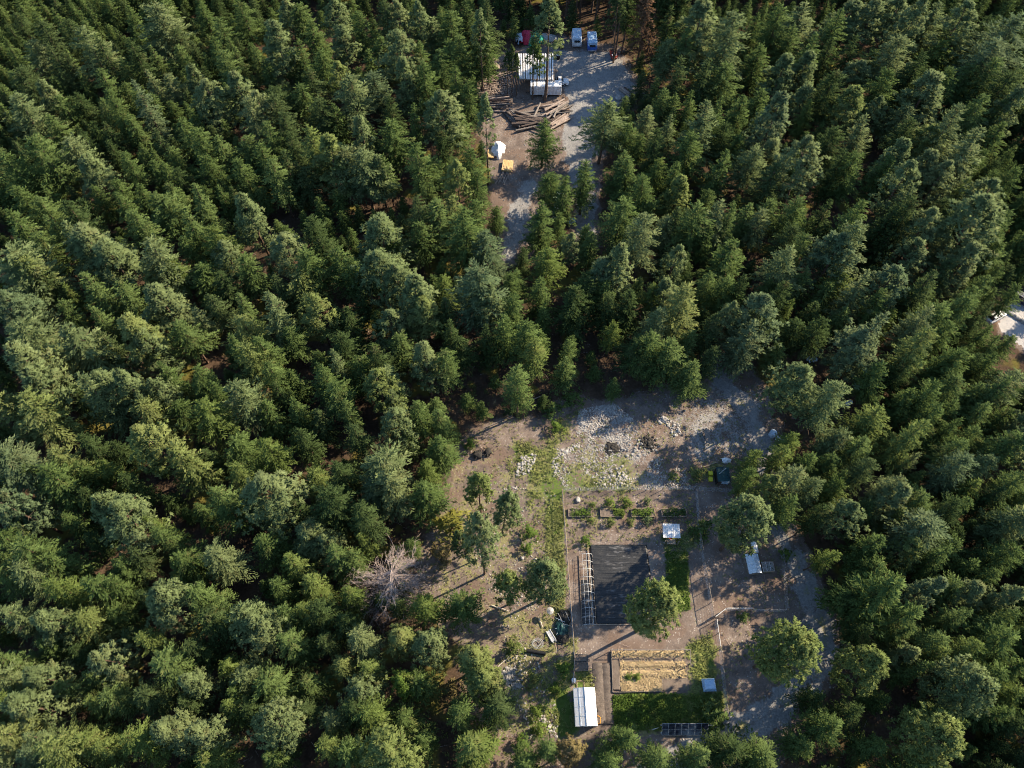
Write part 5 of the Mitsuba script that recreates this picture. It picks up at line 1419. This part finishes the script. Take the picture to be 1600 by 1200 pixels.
# white tarp heap, lumber, poles
o, L = local(779, 236)
solo('tarp_heap', draped(o[0], o[1], 1.6, 2.4, 1.4, 51, 34), 'white_tarp', 'bright white tarp heap beside the slim tall pine', 'tarp heap', smooth=50)
o, L = local(792, 267, -.12)
key = thing('lumber_stack', 'orange fresh-cut lumber stack right of the slim tall pine', 'lumber stack')
for k in range(4):
    for j in range(7):
        part(key, 'plank', MB().box(L(-1.05 + .35 * j, 1.2 + R.uniform(-.1, .1), .2 + .14 * k), (.32, 3.4, .1), -.12 + R.uniform(-.02, .02)), 'fresh_timber')
o, L = local(767, 242, -.1)
key = thing('lumber_stack', 'small orange lumber stack half hidden left of the white tarp heap', 'lumber stack')
for j in range(5):
    part(key, 'plank', MB().box(L(-.7 + .35 * j, 0, .3), (.32, 2.6, .3), -.1), 'fresh_timber')
for i in range(7):
    p = G(780 + i * 2.2, 276 + R.uniform(-6, 6))
    a_ = 1.57 + R.uniform(-.5, .3)
    d = np.array([math.cos(a_), math.sin(a_), 0]) * 2.0
    log('pole', f'pale wooden pole below the orange lumber stack, {ordinal(i + 1)} from the left', up(p, .15 + .03 * i) - d, up(p, .2 + .03 * i) + d, .09, 'log_pale', 'poles below the lumber stack', 'pole')


def log_pile(label, px, py, ang, length, n, width, layers, bs, jitter=.15):
    o, L = local(px, py, ang)
    found = []
    for i in range(n):
        lay = i * layers // n
        y = R.uniform(-1, 1) * width / 2 * (1 - .2 * lay)
        r = R.uniform(.18, .33)
        a_ = R.gauss(0, jitter)
        le = length * R.uniform(.7, 1.1) / 2
        x = R.gauss(0, length * .06)
        found.append((L(x - le * math.cos(a_), y - le * math.sin(a_), .22 + .4 * lay + R.uniform(-.05, .1)), L(x + le * math.cos(a_), y + le * math.sin(a_), .22 + .4 * lay + R.uniform(-.05, .1)), r, R.choice(bs)))
    found.sort(key=lambda f: -(f[0] + f[1])[1])
    for k, (a, b, r, m) in enumerate(found):
        log('log', f'{label}, {ordinal(k + 1)} from its far side', a, b, r, m, label.replace('log in', 'logs in', 1))


log_pile('log in the left pile below the yard shed', 774, 162, .06, 7.5, 20, 6.5, 3, ['log_pale', 'log_bark', 'old_timber', 'log_bark'], .12)
log_pile('log in the steep narrow pile left of the middle heap', 803, 186, -.95, 6.0, 9, 2.6, 2, ['log_bark', 'old_timber'], .1)
log_pile('log in the broad messy heap before the trailer', 832, 190, .05, 10.0, 30, 7.0, 3, ['log_bark', 'log_bark', 'old_timber'], .35)
log_pile('log in the upper right heap beside the yard', 868, 172, .35, 8.0, 18, 4.5, 3, ['log_bark', 'old_timber', 'log_pale'], .35)
log_pile('log in the neat right-hand pile at the road', 873, 191, .72, 7.0, 13, 3.6, 2, ['log_pale', 'log_pale', 'log_bark'], .1)
log_pile('log in the small stack right of the yard', 983, 148, -.9, 6.0, 6, 1.6, 2, ['log_bark', 'log_pale'], .08)
log('log', 'single long pale log reaching into the trees right of the yard', up(G(990, 148), .5), up(G(1012, 166), .3), .13, 'log_pale')
bq, bmb = np.random.default_rng(3), MB()
for _ in range(700):
    p = G(bq.uniform(756, 800), bq.uniform(120, 152), .0)
    a_, l_ = bq.uniform(0, 3.14), bq.uniform(.15, .5)
    bmb.box((p[0], p[1], bq.uniform(.1, .7)), (l_, .14, .12), a_)
k_ = thing('firewood', 'heap of split pale firewood below the yard shed', 'firewood')
labels[k_]['kind'] = 'stuff'
put(k_, bmb, 'log_pale')
# right edge: paved court
vehicle('car', 'white car half hidden by trees at the right edge of the photo', 'car', 1553, 497, .5, 'white_metal', 'car', (4.6, 1.85))
vehicle('car', 'dark navy car cut by the right edge of the photo', 'car', 1594, 470, -.75, 'navy_paint', 'car', (4.8, 1.9))
o, L = local(1592, 492)
wl = MB()
pa, pb = G(1566, 482), G(1612, 512)
key = thing('low_wall', 'low pale stone edging along the paved court at the right edge', 'wall')
for i in range(16):
    p = pa + (pb - pa) * i / 15
    v, f = rock(.42, 300 + i, .8)
    part(key, 'stone', MB().add(v + [p[0], p[1], .15], f), 'pale_rock')

# ------------------------------------------------------------------ weeds and grass
lawn2 = LAWN
greens('lawn_grass', 'short green grass and clover of the garden lawn strips', 'grass', lawn2, 3600, .16, 'needles_g', 60, .24, 6)
greens('bean_plants', 'lush dark green vegetable rows on the lawn below the straw plot', 'vegetables', poly((958, 1088), (1090, 1086), (1095, 1104), (1050, 1128), (962, 1130)), 1500, .3, 'needles_g', 61, .34, 9, .02, .5)
greens('grass', 'green grass growing along the left garden fence', 'grass', shapely.unary_union([g.buffer(2) for w, g in GRASS if w > .5 and g is not LAWN]), 5200, .16, 'needles_w', 62, .24, 6, .02, .5, U_)
greens('weeds', 'yellowish dry weeds scattered over the clearing', 'weeds', CLEARING.difference(DRIVE).difference(poly((880, 768), (1130, 766), (1130, 1140), (897, 1140))), 3200, .13, 'needles_w', 63, .20, 5, .02, .3)
greens('weeds', 'green weeds scattered over the clearing', 'weeds', CLEARING.difference(DRIVE).difference(poly((880, 768), (1130, 766), (1130, 1140), (897, 1140))), 1300, .16, 'needles_w', 64, .22, 6, .02, .2)
greens('weeds', 'weeds between the garden paths', 'weeds', poly((884, 775), (1085, 772), (1095, 860), (1040, 850), (1030, 848), (930, 846), (926, 860), (886, 865)), 700, .14, 'needles_w', 65, .22, 6, .02, .4)
greens('undergrowth', 'low undergrowth plants on the floor of the forest edge', 'undergrowth', CLEARING.buffer(9).union(YARD_DIRT.buffer(7)).difference(CLEARING).difference(YARD_DIRT), 1600, .3, 'needles_o', 66, .3, 8, .02, .3)
tq, tb = np.random.default_rng(8), MB()
for _ in range(1500):
    x, y = tq.uniform(-60, 60), tq.uniform(0, 190)
    u, v = pixel((x, y, 0))
    if shapely.contains_xy(YARD, x, y) or shapely.contains_xy(DRIVE, x, y):
        continue
    a_, l_ = tq.uniform(0, 6.28), tq.uniform(.3, 1.5)
    z = ground_z(x, y) + .05
    tb.tube([(x, y, z), (x + l_ * math.cos(a_), y + l_ * math.sin(a_), z + tq.uniform(0, .15))], [.035, .015], 3, False)
k_ = thing('fallen_twigs', 'fallen twigs and sticks on the ground', 'twigs')
labels[k_]['kind'] = 'stuff'
put(k_, tb, 'grey_twigs')
